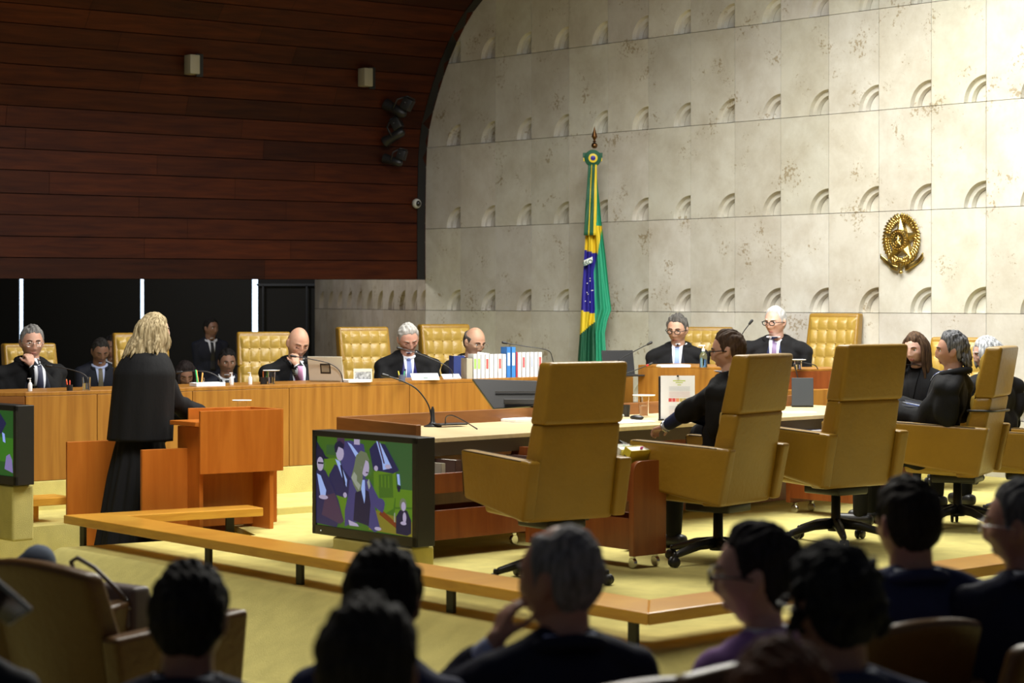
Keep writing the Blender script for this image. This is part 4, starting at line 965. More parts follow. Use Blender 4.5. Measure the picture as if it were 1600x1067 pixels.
# --- the woman at the lectern
def blond(m, hw_, N):
    r_ = np.random.RandomState(11)
    for i in range(95):
        a = PI*1.5+r_.uniform(-2.1, 2.1); x, y = math.cos(a), math.sin(a); L = r_.uniform(.24, .41); ph = r_.uniform(0, 6); am = r_.uniform(.010, .024); pts = []; rr = []
        if abs(a-PI*1.5) > 1.4: L *= .8
        for k in range(13):
            q = k/12; b_ = 1.03+.22*math.sin(min(1, q*1.3)*PI*.75)+.10*q+1.25*max(0, q-.5)*(1.4 if y < 0 else .4); w_ = am*math.sin(ph+q*10)*q
            z = .108-q*(L+.05); b_ *= math.sqrt(max(.12, 1-(z/.122)**2)) if z > 0 else 1; pts.append(hw_((x*.086*b_+w_*y, y*.100*b_-.006+w_*x, z))); rr.append(.0135*(.5+.8*min(1, q*3))*(1 if q < .75 else 1-.85*(q-.75)/.25))
        m.tube(pts, rr, 7)
wl = 228
t, hw_, N, Hc = person('person with wavy blond hair in a full-length black robe standing at the lectern', (243, 517), wl, (.92, .38), (.86, .52), ZL, .05, .0, .07, hair=('long', .014, (.17, .125, .06), (.46, .37, .22)), fem=True, sit=False,
       sk=(.68, .45, .35), longhair=blond, nv_front=False, hs=1.0, wid=.92, yoke=False, seed=21, wrk=.7,
       hands=dict(R=dict(p=(.06, .34, -.44), fd=(-.1, 1, -.1), pn=(0, 0, -1), side=1, curl=.3, cuff=.085, sl=.95, show=False, pole=(.6, -.5, -1)), L=dict(p=(-.13, .33, -.42), fd=(0, 1, 0), pn=(0, 0, -1), side=-1, curl=.3, cuff=.085, show=False)))
mb = MB(); zt_ = N.z-.56
def skirt(u, v):
    q = 2*PI*u; z_ = zt_*(1-v)+.015*v; rx = .175+.10*v**.8; ry = .15+.12*v**.8; fo = .022*v*math.sin(q*9+1.3*math.sin(q*2))+.012*min(1, v*3)*math.sin(q*17+2*v)
    return (math.cos(q)*(rx+fo), -.03-.04*v+math.sin(q)*(ry+fo), z_)
mb.grid(skirt, 120, 40); mb.build('gown_skirt', M['robe'], t, True)
mb = MB()
def cape(u, v):                                                    # straight hanging cape over the back, ends near the waist
    q = PI*(.82+1.36*u); z_ = (N.z+.012)*(1-v)+(zt_-.03)*v; k_ = min(1, v*4.2)**.42; rx = .085+.165*k_; ry = .085+.115*k_+.03*v
    fo = .006*v*math.sin(q*11); return (math.cos(q)*(rx+fo), -.01+(N.y)*(1-v)+math.sin(q)*(ry+fo), z_)
mb.grid(cape, 60, 30); mb.build('cape', M['robe'], t, True, .012)

# ================================================================ AUDIENCE
AU = dict(outfit='suit', vox=.0065, legs=True, eyes=False, nv_front=False, hs=1.1, z0=0)
def aud(label, hp, s, face, body, **k):
    a = dict(AU); a.update(k); z0 = a.pop('z0'); return person(label, hp, s, face, body, z0, **a)
DK = (.007, .006, .006)
aud('young person with short black hair and dark suit seen from behind, front left row', (296, 968), 655, (.05, 1), (.05, 1), hair=('short', .015, DK, (.02, .018, .018)), sk=(.36, .19, .14), seed=31, jacket='navy2')
aud('person with black hair and blue suit seen from behind, ahead of the nearest dark head', (600, 940), 640, (.22, .97), (.35, .93), hair=('short', .018, DK, None), sk=(.33, .17, .12), seed=32, jacket='navy')
aud('person with dark brown hair seen from behind, nearest to the camera at centre left', (575, 1052), 850, (.15, .99), (.1, 1), hair=('short', .016, (.012, .010, .010), (.03, .025, .022)), sk=(.36, .18, .13), seed=33, jacket='navy2')
aud('grey-haired person in a navy suit with hand raised to the chin, watching the lectern', (872, 905), 640, (-.86, .50), (-.30, .95), pitch=-.04, hair=('thin', .010, (.13, .125, .13), (.30, .29, .30)), sk=(.50, .27, .20), brow=(.1, .1, .1), seed=34, jacket='navy2', eyes=True, shirt='shirt_b',
    hands=dict(L=dict(p=(-.150, .05, -.165), rel='head', fd=(.45, .1, 1), pn=(.9, .1, -.3), side=-1, curl=.7, pole=(-.5, .2, -1), cuff=.05, sl=.7)))
def bun(m, hw_, N):
    m.ell(hw_((0, -.115, .035)), (.035, .035, .04)); r_ = np.random.RandomState(4)
    for i in range(26):
        a = r_.uniform(0, 2*PI); x = .02*math.cos(a); z_ = .02*math.sin(a); m.tube([hw_((x, -.125, .04+z_)), hw_((x*1.6, -.165, .035+z_*1.4)), hw_((x*1.8, -.19, -.01+z_)), hw_((x*1.4, -.185, -.06+z_*.4))], [.010, .014, .014, .003], 7)
aud('person in a purple jacket with black glasses and dark hair tied back', (1180, 900), 620, (-.97, .22), (-.55, .83), hair=('short', .012, (.010, .008, .010), (.03, .025, .03)), sk=(.58, .36, .31), fem=True, glasses=(M['plastic'], .0028), eyes=True, lip=(.45, .16, .15), longhair=bun, jacket='purple', seed=35, wid=1.05)
def curls(m, hw_, N):
    r_ = np.random.RandomState(9)
    for i in range(60):
        a = r_.uniform(0, 2*PI); e = r_.uniform(-.2, 1.3); x, y, z_ = math.cos(a)*math.cos(e), math.sin(a)*math.cos(e), math.sin(e)
        if y > .45 and z_ < .5: continue
        pts = [hw_((x*.088+.012*math.sin(k*1.7+i), y*.108-.008+.012*math.cos(k*1.5+i), z_*.122+.012-.016*k)) for k in range(4)]; m.tube(pts, [.008, .013, .012, .004], 7)
aud('person with curly black hair and glasses in a navy suit, behind the purple jacket', (1300, 950), 720, (-.50, .86), (-.15, 1), hair=('short', .018, (.006, .006, .008), (.02, .02, .024)), sk=(.34, .18, .13), glasses=(M['plastic'], .0026), longhair=curls, jacket='navy', seed=36)
aud('person with short black hair in a bright navy suit before the tan audience seat', (1417, 818), 535, (-.38, .92), (-.20, .98), hair=('short', .012, (.010, .008, .007), (.02, .017, .015)), sk=(.42, .23, .17), jacket='navy', seed=37, wid=1.22)
aud('person with greying hair and glasses in a dark navy suit, at the right edge', (1594, 822), 535, (-.90, .42), (-.35, .93), hair=('short', .010, (.06, .06, .065), (.14, .14, .145)), sk=(.45, .25, .19), glasses=(M['chrome'], .0016), eyes=True, jacket='navy2', seed=38, wid=1.15)
aud('person with auburn hair, only the crown showing at the bottom edge', (1222, 1130), 950, (0, 1), (0, 1), hair=('short', .014, (.06, .020, .010), (.15, .06, .03)), sk=(.45, .25, .18), seed=39, jacket='suit')
t, hw_, N, Hc = aud('person in dark clothes holding a tablet, cut by the left edge', (-62, 930), 640, (.6, .8), (.3, .95), hair=('short', .012, DK, None), seed=40, jacket='suit')
# tablet in the hands of the person cut by the left edge
tb = thing('tablet', 'dark tablet with pale rim held at the left edge', 'tablet', W(-8, 930, 640), 0); tb.rotation_euler = (1.0, .75, .3)
mb = MB(); mb.box((0, 0, 0), (.17, .012, .125), bev=.004); mb.build('casing', col((.30, .32, .36), .4), tb); mb = MB(); mb.box((0, -.0065, 0), (.158, .001, .112)); mb.build('screen', col((.015, .02, .035), .2), tb)
# ---- audience armchairs
def make_seat(label, group):
    t = thing('audience_armchair', label, 'armchair', (0, 0, 0), 0, group); hw = .29; N_ = 16
    mb = MB(); vs = []; rows = []
    prof_b = [(0, .34, -.24), (0, .45, -.27), (0, .60, -.31), (0, .72, -.34), (0, .80, -.36), (0, .835, -.365)]
    def back(u, v, side):
        x = (u-.5)*2*hw*(1-.03*v); z_ = .30+.54*v-.035*(2*u-1)**2*v; y = -.22-.15*v+.05*(2*u-1)**2; return (x, y+(.11-.03*v)*side, z_)
    bm = bmesh.new(); G_ = {}
    for sd in (0, 1):
        for j in range(11):
            for i in range(17):
                x, y, z_ = back(i/16, j/10, sd); G_[sd, j, i] = bm.verts.new((x, y, z_))
    for j in range(10):
        for i in range(16):
            bm.faces.new((G_[0, j, i], G_[0, j, i+1], G_[0, j+1, i+1], G_[0, j+1, i])); bm.faces.new((G_[1, j, i+1], G_[1, j, i], G_[1, j+1, i], G_[1, j+1, i+1]))
    for i in range(16): bm.faces.new((G_[0, 10, i], G_[0, 10, i+1], G_[1, 10, i+1], G_[1, 10, i])); bm.faces.new((G_[0, 0, i+1], G_[0, 0, i], G_[1, 0, i], G_[1, 0, i+1]))
    for j in range(10): bm.faces.new((G_[0, j+1, 0], G_[1, j+1, 0], G_[1, j, 0], G_[0, j, 0])); bm.faces.new((G_[0, j, 16], G_[1, j, 16], G_[1, j+1, 16], G_[0, j+1, 16]))
    bmesh.ops.recalc_face_normals(bm, faces=bm.faces[:])
    se = [e for e in bm.edges if len(e.link_faces) == 2 and e.calc_face_angle() > 1.0]; bmesh.ops.bevel(bm, geom=se, offset=.028, segments=4, affect='EDGES', profile=.5)
    bm.verts.index_update(); mb.add([v.co.copy() for v in bm.verts], [[v.index for v in f.verts] for f in bm.faces]); bm.free(); mb.build('backrest', M['leather_a'], t, 2)
    mb = MB(); mb.box((0, .06, .38), (.50, .52, .14), bev=.04); mb.build('seat', M['leather_a'], t, 2)
    for sx in (-1, 1):
        mb = MB(); a, b = sx*.27, sx*.355; a, b = min(a, b), max(a, b)
        rbox(mb, [(a, -.20, .26), (b, -.20, .26), (b, .30, .28), (a, .30, .28), (a, -.26, .60), (b, -.26, .60), (b, .34, .63), (a, .34, .63)], .022); mb.build('armrest', M['leather_a'], t, 2)
    mb = MB(); mb.lathe([(.20, -.2), (.20, -.18), (.04, -.16), (.035, .31)], seg=24); mb.build('pedestal', M['chrome'], t, 2); return t
ga = 'brown leather audience armchairs'
seat0 = make_seat('brown audience armchair with a grey handbag on it, lower left', ga)
def seat(px, s, f, lab, sc=1., first=False, dz=0):
    p = W(px, HZ, s); r = seat0 if first else dup(seat0, (0, 0, 0), 0, lab, ga); r.location = (p.x, p.y, dz); r.rotation_euler.z = yaw(f); r.scale = (sc,)*3; return r
seat(165, 455, (.62, .78), '', 1.0, True, .2)
seat(18, 440, (.45, .90), 'brown audience armchair at the left edge, with a denim knee beyond it', 1.0, dz=.2)
def seat_b(px, s_, lab, dz):                   # placed by the middle of its backrest
    b = W(px, HZ, s_); f = V((-.55, .835, 0)); o = b+f*.28; return seat(800+F*o.x/o.y, F/o.y, f, lab, .84, dz=dz+.134)
seat_b(1448, 581, 'tan audience armchair back behind the bright navy suit', .2)
seat_b(1705, 602, 'tan audience armchair cut by the right edge', .2)
seat_b(1205, 690, 'tan audience armchair back behind the purple jacket', .25)
seat_b(1015, 705, 'brown audience armchair, only its top corner showing behind the grey-haired person', .22)
# handbag on the armchair
p = W(190, 905, 432); hb = thing('handbag', 'grey-taupe leather handbag with strap on the lower left armchair', 'handbag', (p.x, p.y, .70), yaw((.62, .78)))
hm = col((.13, .105, .10), .45)
mb = MB(); rbox(mb, [(-.13, -.06, 0), (.13, -.06, 0), (.13, .06, 0), (-.13, .06, 0), (-.11, -.04, .17), (.11, -.04, .17), (.11, .04, .17), (-.11, .04, .17)], .02); mb.build('bag_body', hm, hb, 2)
mb = MB(); rbox(mb, [(-.115, -.075, .03), (.115, -.075, .03), (.115, -.055, .03), (-.115, -.055, .03), (-.10, -.06, .12), (.10, -.06, .12), (.10, -.045, .12), (-.10, -.045, .12)], .008); mb.build('front_pocket', col((.16, .13, .125), .45), hb, 2)
mb = MB(); mb.tube([(.09, -.05, .12), (.06, -.08, .17), (-.02, -.11, .24), (-.10, -.12, .27), (-.16, -.10, .25), (-.17, -.05, .15)], .008, 8); mb.build('strap', hm, hb, True)
mb = MB(); mb.ell((.085, -.052, .125), (.010, .006, .010)); mb.ell((.10, -.055, .10), (.006, .005, .008)); mb.build('buckle', M['chrome'], hb, True)
# knee and shoe of somebody seated beyond the left armchair
p = W(60, 870, 425); kt = thing('person', 'person mostly hidden beyond the left armchairs, only a denim knee and shoe showing', 'person', (p.x, p.y, 0), 0)
mb = MB(); kz = 1.9-(878-HZ)/425; mb.cap((-.35, .1, kz-.28), (0, 0, kz), .075, .062, 18); mb.cap((0, 0, kz), (.06, .02, .14), .066, .05, 18); mobj('trousers', remesh(mb, .01, 3), M['denim'], kt)
q = W(100, 1050, 425)-p; mb = MB(); mb.box((q.x-.02, q.y, .12), (.20, .09, .07), (0, .35, 0), bev=.03); mb.build('shoe', M['plastic'], kt, 2); mb = MB(); mb.box((q.x+.05, q.y-.03, .10), (.05, .06, .03), (0, .35, 0), bev=.008); mb.build('shoe_buckle', M['chrome'], kt, 2)

# ================================================================ FLAG
sf = 152.; fp = W(929, HZ, sf)
t = thing('flag', 'furled green, yellow and blue flag on a pole before the stone wall', 'flag', (fp.x, fp.y, .0))
fx = lambda px: (px-929)/sf
fz = lambda py: HC-(py-HZ)/sf
mb = MB(); mb.tube([(0, .03, .57), (0, .03, fz(238))], .014, 12); mb.lathe([(.16, .567), (.16, .59), (.05, .62), (.02, .66)], (0, .03, 0), 20); mb.build('pole', M['bronze'], t, 2)
mb = MB(); mb.ell((0, .03, fz(227)), (.032, .032, .032)); mb.lathe([(.012, fz(222)), (.022, fz(221)), (.008, fz(219)), (.030, fz(213)), (.006, fz(200)), (.001, fz(197))], (0, .03, 0), 12); mb.build('finial', M['bronze'], t, 2)
LB = ([240, 300, 380, 430, 460, 520, 560, 640], [921, 917, 914, 911, 909, 906, 903, 902]); RB = ([240, 290, 350, 400, 440, 484, 500, 520, 560, 640], [931, 934, 940, 946, 950, 955, 949, 945, 947, 947])
fm = [col((.03, .36, .20), .5), col((.01, .095, .045), .55), col((.80, .60, .03), .5), col((.030, .022, .30), .4), col((.8, .85, .8), .6)]
mb = MB(); NU, NV = 70, 170
def cl(u, v):
    py = 240+400*v; l = np.interp(py, *LB); r = np.interp(py, *RB); px = l+(r-l)*u; a = min(1, v*5)
    y = .03-.05*a+.030*a*math.sin(u*15+v*3)+.018*a*math.sin(u*31-v*5)-.035*a*(u > .47)*math.sin((u-.47)*6); return (fx(px), y, fz(py), px, py)
vs = []; 
for j in range(NV+1):
    for i in range(NU+1): vs.append(cl(i/NU, j/NV))
mb.v = [v[:3] for v in vs]
for j in range(NV):
    for i in range(NU):
        a = j*(NU+1)+i; px, py = vs[a][3]+.4, vs[a][4]+1; b_ = np.interp(py, [353, 425, 560], [941.5, 928, 931]) if py > 353 else 931
        if px > b_: c = 0
        elif py < 391+.3*(px-915): c = 2 if (py > 353 or px > 926) else 1
        elif py < 485+.25*(px-909): c = 3 if px > 908 else 2
        elif py < 524-.85*(px-904): c = 2
        else: c = 1
        mb.f.append((a, a+1, a+NU+2, a+NU+1)); mb.mi.append(c)
fc = mb.build('flag_cloth', fm, t, True)
mb = MB(); mb.grid(lambda u, v: (fx(912+13.5*u), -.068-.012*math.sin(u*3), fz(416-6*u-9*v)), 10, 3); mb.build('white_band', fm[4], fc, False)
tc_ = bpy.data.curves.new('txt', 'FONT'); tc_.body = 'SSO'; tc_.size = .062; tc_.extrude = .001; tc_.align_x = 'CENTER'; to = bpy.data.objects.new('txt', tc_); C.objects.link(to)
bpy.context.view_layer.update(); tm = bpy.data.meshes.new_from_object(to.evaluated_get(bpy.context.evaluated_depsgraph_get())); bpy.data.objects.remove(to)
tm.materials.clear(); tm.materials.append(fm[1]); to = bpy.data.objects.new('lettering', tm); C.objects.link(to); to.parent = fc; to.location = (fx(919), -.086, fz(413.5)); to.rotation_euler = (PI/2, -.38, 0)
mb = MB(); r_ = random.Random(3)
for k in range(9): x, zq = r_.uniform(914, 926), r_.uniform(432, 478); mb.ell((fx(x), -.068, fz(zq)), (.006, .004, .006), nu=8, nv=5)
mb.build('stars', M['white'], fc)
# rosette and ribbons
mb = MB(); mb.cur = 1
mb.lathe([(.0, .03), (.05, .025), (.085, .01), (.088, 0), (.05, -.01)], (fx(926), -.07, fz(248)), 24, (PI/2, 0, 0)); mb.cur = 2; mb.lathe([(.0, .042), (.045, .034), (.05, .02)], (fx(926), -.07, fz(248)), 20, (PI/2, 0, 0)); mb.cur = 3; mb.lathe([(.0, .052), (.024, .045), (.027, .03)], (fx(926), -.07, fz(248)), 16, (PI/2, 0, 0))
mb.cur = 1; mb.box((fx(918), -.05, fz(243)), (.10, .02, .05), bev=.004); mb.box((fx(935), -.05, fz(243)), (.08, .02, .05), bev=.004); mb.cur = 2; mb.box((fx(918), -.055, fz(250)), (.09, .02, .035), bev=.004); mb.box((fx(935), -.055, fz(250)), (.07, .02, .035), bev=.004)
mb.build('rosette', fm, t)
for (x0, x1, x2, w_, c) in ((921, 918, 915, .022, 1), (924, 922, 919, .018, 2), (927, 925, 923.5, .020, 1), (929.5, 929, 927.5, .024, 2)):
    mb = MB(); yb = 368
    def rb(u, v): py = 258+(yb-258)*v; px = np.interp(py, [258, 310, yb], [x0, x1, x2]); return (fx(px)+(u-.5)*w_*2*(.7+.3*v), -.10-.006*math.sin(u*3+v*9)+.01*c, fz(py))
    mb.grid(rb, 4, 20); mb.build('ribbon', fm[c], t, True, .003)
# ================================================================ COAT OF ARMS on the wall
ce = WP(1412, 377); em = thing('wall_emblem', 'brass coat of arms with a star, wreath and ribbon on the stone wall', 'emblem', ce, math.atan2(D.y, D.x))
r_ = random.Random(8); mb = MB()
for k in range(46):
    q = PI/2+2*PI*k/46; 
    for rr, sc in ((1.0, 1.), (.84, .8)):
        x, z_ = math.cos(q)*.185*rr, math.sin(q)*.215*rr+.015; tq = math.atan2(z_, x)+(.6 if x > 0 else -.6)*-1
        mb.ell((x, -.025-.012*sc+r_.uniform(-.006, .006), z_), (.034*sc, .011, .014*sc), Euler((0, -tq, 0)).to_matrix(), 8, 6)
mb.build('wreath', M['brass'], em, True)
mb = MB(); vs = [(0, -.095, 0)]
for k in range(10): q = PI/2+2*PI*k/10; rr = .205 if k % 2 == 0 else .082; vs.append((math.cos(q)*rr*.98, -.050, math.sin(q)*rr+.01))
fs = [(0, 1+(k+1) % 10, 1+k) for k in range(10)]; vs += [(v[0], 0, v[2]) for v in vs[1:]]; fs += [(1+k, 1+(k+1) % 10, 11+(k+1) % 10, 11+k) for k in range(10)]; mb.add(vs, fs); mb.build('star', M['brass'], em)
mb = MB(); R2 = (PI/2, 0, 0); mb.lathe([(0, .085), (.055, .083), (.060, .090), (.068, .090), (.072, .080), (.088, .078), (.092, .086), (.098, .084), (.100, .04)], (0, 0, .01), 40, R2); dk = mb.build('disc', M['brass'], em, 2)
mb = MB()
for k in range(22): q = 2*PI*k/22; mb.ell((math.cos(q)*.080, -.082, math.sin(q)*.080+.01), (.006, .005, .006), nu=8, nv=6)
for a, b in ((.0, .0), (.02, .025), (-.02, .02), (.0, -.03), (.025, -.01), (-.025, -.015)): mb.ell((a, -.086, b+.01), (.007, .006, .007), nu=8, nv=6)
mb.build('disc_stars', M['brass'], None, True); _o = C.objects['disc_stars']; _o.parent = em; _o.name = 'beading'; _o['kind'] = 'stuff'
mb = MB()
for sx in (-1, 1):
    mb.grid(lambda u, v, sx=sx: (sx*(.035+.20*u), -.03-.012*math.sin(u*7), -.245+.115*u**1.6+.045*(v-.5)), 16, 4)
mb.build('ribbon', M['brass'], em, True, .012)
mb = MB(); mb.ell((0, -.05, -.185), (.055, .014, .014)); mb.cap((0, -.045, -.18), (0, -.045, -.27), .013); mb.ell((0, -.045, -.28), (.02, .016, .016)); mb.build('sword_hilt', M['brass'], em, True)

# ================================================================ FITTINGS ON THE VAULT
pu = [p[0] for p in prof]; pz = [p[1] for p in prof]
def vpt(px, py, off=0.):
    lo, hi = 0., 14.
    for _ in range(50):
        m_ = (lo+hi)/2; q = O0+EV*m_; u = pu[0]
        for _k in range(8): Q = O0+D*(u+off)+EV*m_; z_ = HC-(py-HZ)*Q.y/F; u = float(np.interp(z_, pz[:11], pu[:11]))
        if 800+F*Q.x/Q.y > px: lo = m_
        else: hi = m_
    return V((Q.x, Q.y, z_))
gy = col((.34, .31, .22), .5)
for (px, py, lab) in ((301, 101, 'small beige loudspeaker on the plank vault, the left one of the two'), (572, 121, 'small beige loudspeaker on the plank vault, the right one of the two')):
    p = vpt(px, py, .12); t = thing('loudspeaker', lab, 'loudspeaker', p, math.atan2(D.y, D.x)-PI/2+.1, 'loudspeakers on the vault')
    mb = MB(); mb.prism([(-.055, -.08), (.05, -.08), (.07, .05), (-.05, .06)], -.10, .10, .008); mb.build('housing', gy, t, 2)
    mb = MB(); mb.box((-.005, -.085, 0), (.08, .012, .16), bev=.004); mb.build('grille', M['plastic'], t)
    mb = MB(); mb.box((-.09, 0, 0), (.09, .02, .24), bev=.004); mb.build('bracket', M['black'], t)
for (px, py, lab, tl, sc) in ((620, 172, 'black stage spotlight on the vault, topmost of three', .5, 1.15), (618, 212, 'black stage spotlight on the vault, middle of three', -.5, 1.1), (616, 252, 'black stage spotlight on the vault, lowest of three', .3, .95)):
    p = vpt(px, py, .16); t = thing('spotlight', lab, 'spotlight', p, 0, 'spotlights on the vault'); t.rotation_euler = (0, tl, -.3); t.scale = (sc,)*3
    mb = MB(); mb.lathe([(.055, -.14), (.06, -.12), (.045, -.02), (.05, .0), (.05, .07), (.03, .10)], (0, 0, 0), 18, (0, PI/2, 0)); mb.build('barrel', M['plastic'], t, 2)
    mb = MB(); mb.box((.07, 0, .10), (.10, .10, .12), bev=.01); mb.build('ballast_box', M['plastic'], t, 2)
    mb = MB(); mb.tube([(-.02, -.065, 0), (-.02, -.07, .10), (.04, -.02, .17), (.12, .0, .17)], .009, 6); mb.build('yoke', M['plastic'], t, True)
    mb = MB(); mb.lathe([(.0, -.141), (.05, -.141)], (0, 0, 0), 18, (0, PI/2, 0)); mb.ell((.06, -.055, .11), (.006, .003, .004)); mb.build('lens', col((.25, .25, .28), .15), t)
p = vpt(651, 318, .05); t = thing('security_camera', 'white dome security camera at the vault edge beside the stone wall', 'camera', p, 0)
mb = MB(); mb.ell((0, 0, 0), (.052, .06, .056)); mb.build('housing', col((.6, .6, .55), .4), t, True); mb = MB(); mb.ell((.018, -.040, -.002), (.032, .026, .034)); mb.build('lens_dome', col((.01, .01, .012), .1), t, True)

# ================================================================ THINGS ON THE DESKS
def pl(px, py, s): return W(px, py, s)
def mic(label, pts, s, tip_r=.012, red=False, group=None, base=True, r=.0042):
    P = [pl(x, y, s if not isinstance(s, tuple) else lerp(s[0], s[1], i/(len(pts)-1))) for i, (x, y) in enumerate(pts)]
    b = P[0]; t = thing('gooseneck_microphone', label, 'microphone', b, 0, group); L = [p-b for p in P]
    # smooth
    Q = []
    for i in range(len(L)-1):
        p0 = L[max(i-1, 0)]; p1 = L[i]; p2 = L[i+1]; p3 = L[min(i+2, len(L)-1)]
        for k in range(6): u = k/6; Q.append(.5*((2*p1)+(-p0+p2)*u+(2*p0-5*p1+4*p2-p3)*u*u+(-p0+3*p1-3*p2+p3)*u**3))
    Q.append(L[-1])
    mb = MB(); mb.tube(Q, r, 8); mb.build('gooseneck', M['plastic'], t, True)
    d = (Q[-1]-Q[-3]).normalized(); mb = MB(); mb.cap(Q[-1], Q[-1]+d*.035, tip_r*.8, tip_r); mb.build('capsule', M['plastic'], t, True)
    if red: mb = MB(); mb.cap(Q[-1]-d*.012, Q[-1]-d*.002, tip_r*.95); mb.build('red_ring', emis('mic_red', (1, .03, .02), .8), t, True)
    if base: mb = MB(); mb.lathe([(.062, 0), (.060, .012), (.03, .022), (.016, .04), (.012, .12), (.005, .14)], (0, 0, 0), 20); mb.build('base', M['plastic'], t, 2)
    return t
gmic = 'gooseneck microphones'
mic('gooseneck microphone in front of the judge with chin on fist', [(141, 610), (140, 596), (128, 583), (100, 575), (80, 572)], 204, group=gmic, base=False)
mic('gooseneck microphone right of the blond woman at the lectern', [(345, 602), (342, 590), (325, 581), (300, 579.5), (284, 581)], 198, group=gmic, base=False)
mic('gooseneck microphone arching before the bald judge above the laptop', [(536, 597), (531, 580), (515, 568), (485, 561), (462, 557)], 190, group=gmic, base=False)
mic('gooseneck microphone between the silver-haired and balding judges', [(708, 590), (704, 577), (687, 566), (650, 551), (628, 545)], 185, group=gmic, base=False)
mic('gooseneck microphone reaching left above the row of books', [(868, 588), (863, 560), (855, 547), (820, 541), (792, 536)], 177, group=gmic, base=False)
mic('large gooseneck microphone standing on the central desk, left end', [(676, 668), (674, 652), (668, 630), (650, 607), (625, 594), (606, 588)], 235, .013, group=gmic, r=.005)
mic('gooseneck microphone slanting up toward the man in pale blue tie', [(966, 563), (985, 552), (1012, 538)], 175, .013, group=gmic, base=False)
mic('gooseneck microphone with a red ring below the pale blue tie', [(955, 588), (985, 581), (1013, 570)], 179, .010, True, group=gmic, base=False)
mic('short gooseneck microphone before the white-haired person, by the stone wall', [(1158, 575), (1157, 530), (1171, 506)], 183, .013, group=gmic, base=False)
mic('gooseneck microphone pointing left before the white-haired person in glasses', [(1278, 577), (1272, 570), (1250, 566), (1236, 563)], 188, .010, group=gmic, base=False)
mic('gooseneck microphone rising behind the dark tablet on the central desk', [(1253, 636), (1249, 605), (1246, 588), (1243, 576)], 197, .010, group=gmic, base=False)
mic('gooseneck microphone before the young person with long brown hair', [(1432, 578), (1424, 573), (1412, 572)], 204, .012, group=gmic, base=False)
t = mic('thin curved microphone lying over the pale desk beside the large one', [(696, 664), (697, 652), (706, 649), (722, 656), (742, 668)], (235, 250), .005, group=gmic, base=False, r=.004)
mb = MB(); mb.box((.03, .0, .006), (.22, .10, .012), (0, 0, .6), bev=.003); mb.build('base', M['plastic'], t)
ZBn, ZDn = ZB, ZD
def bottle(label, px, py, z0, h=.13, gel=False, group='pump bottles of hand sanitizer'):
    s = (py-HZ)/(HC-z0); p = pl(px, py, s); t = thing('sanitizer_bottle', label, 'bottle', p, 0, group); k = h/.17
    mb = MB(); mb.lathe([(.026*k, 0), (.028*k, .005), (.028*k, .085*k), (.020*k, .105*k), (.010*k, .112*k), (.010*k, .12*k)], seg=18); mb.build('bottle_body', M['glass'] if gel == 2 else (M['gel'] if gel else M['white']), t, 2)
    mb = MB(); mb.lathe([(.012*k, .118*k), (.012*k, .135*k), (.005*k, .137*k), (.005*k, .155*k)], seg=12); mb.box((-.010*k, 0, .158*k), (.045*k, .014*k, .010*k), bev=.002); mb.build('pump', M['white'], t, 2); return t
bottle('small white pump bottle before the judge with chin on fist', 47, 611, ZB, .10)
bottle('small white pump bottle left of the second, behind the lectern', 362, 601, ZB, .10)
bottle('small white pump bottle nearer the bald judge, right of its twin', 391, 600.5, ZB, .10)
bottle('blue gel pump bottle on the rostrum before the pale blue tie', 1099, 574, ZRo, .20, True)
bottle('clear pump bottle on the central desk left of the pens', 1402, 637, ZD, .20, 2)
def tumbler(label, px, py, z0, h=.10, lid=False, r=.033):
    s = (py-HZ)/(HC-z0); p = pl(px, py, s); t = thing('drinking_glass', label, 'glass', p, 0, 'drinking glasses')
    mb = MB(); mb.lathe([(r*.85, 0), (r, h), (r-.003, h), (r*.85-.003, .008), (.001, .008)], seg=24); mb.build('glass_body', M['glass'], t, 2)
    mb = MB(); mb.lathe([(.001, .009), (r*.85-.004, .009), (r*.92-.003, h*.55), (.001, h*.55)], seg=20); mb.build('water', M['glass'], t, 2)
    if lid: mb = MB(); mb.lathe([(.001, h+.004), (r*1.9, h+.006), (r*2.1, h+.012), (r*1.9, h+.010), (.001, h+.008)], seg=20); mb.build('paper_lid', M['paper'], t, 2)
tumbler('drinking glass before the judge with chin on fist', 135, 610, ZB)
tumbler('drinking glass with paper lid before the bald judge', 424, 600, ZB, lid=True)
tumbler('drinking glass with white paper lid on the lectern box', 378, 657, 1.06, .13, True)
tumbler('tall drinking glass with white paper lid on the central desk', 1006, 651, ZD, .145, True, .040)
tumbler('drinking glass with lid on the rostrum by the white-haired person', 1247, 577, ZRo+.0, .07, True)
tumbler('drinking glass on the central desk beside the clear pump bottle', 1416, 638, ZD, .13)
# laptop of the bald judge
def laptop(label, px, py, z0, w, h, face, lidm, badge=True, s=None, tilt=.25):
    s = s or (py-HZ)/(HC-z0); p = pl(px, py, s); p.z = z0; t = thing('laptop', label, 'laptop', p, yaw(face))
    mb = MB(); mb.box((0, .12, .008), (w, .24, .014), bev=.004); mb.build('keyboard_base', lidm, t)
    mb = MB(); mb.box((0, 0, 0), (w, .008, h), bev=.003); l = mb.build('lid', lidm, t); l.location = (0, -.01-math.sin(tilt)*h/2, .012+math.cos(tilt)*h/2); l.rotation_euler = (tilt, 0, 0)
    if badge: mb = MB(); mb.box((0, -.005, 0), (w*.30, .001, h*.42)); b_ = mb.build('badge', M['plastic'], l); mb = MB(); mb.box((0, -.006, 0), (w*.22, .001, h*.28)); mb.build('badge_inset', col((.25, .22, .16), .4), b_)
    return t
laptop('silver laptop with dark badge on its lid, open before the bald judge', 511, 599, ZB, .30, .205, (.25, .97) , col((.60, .57, .48), .4, .2), s=189)
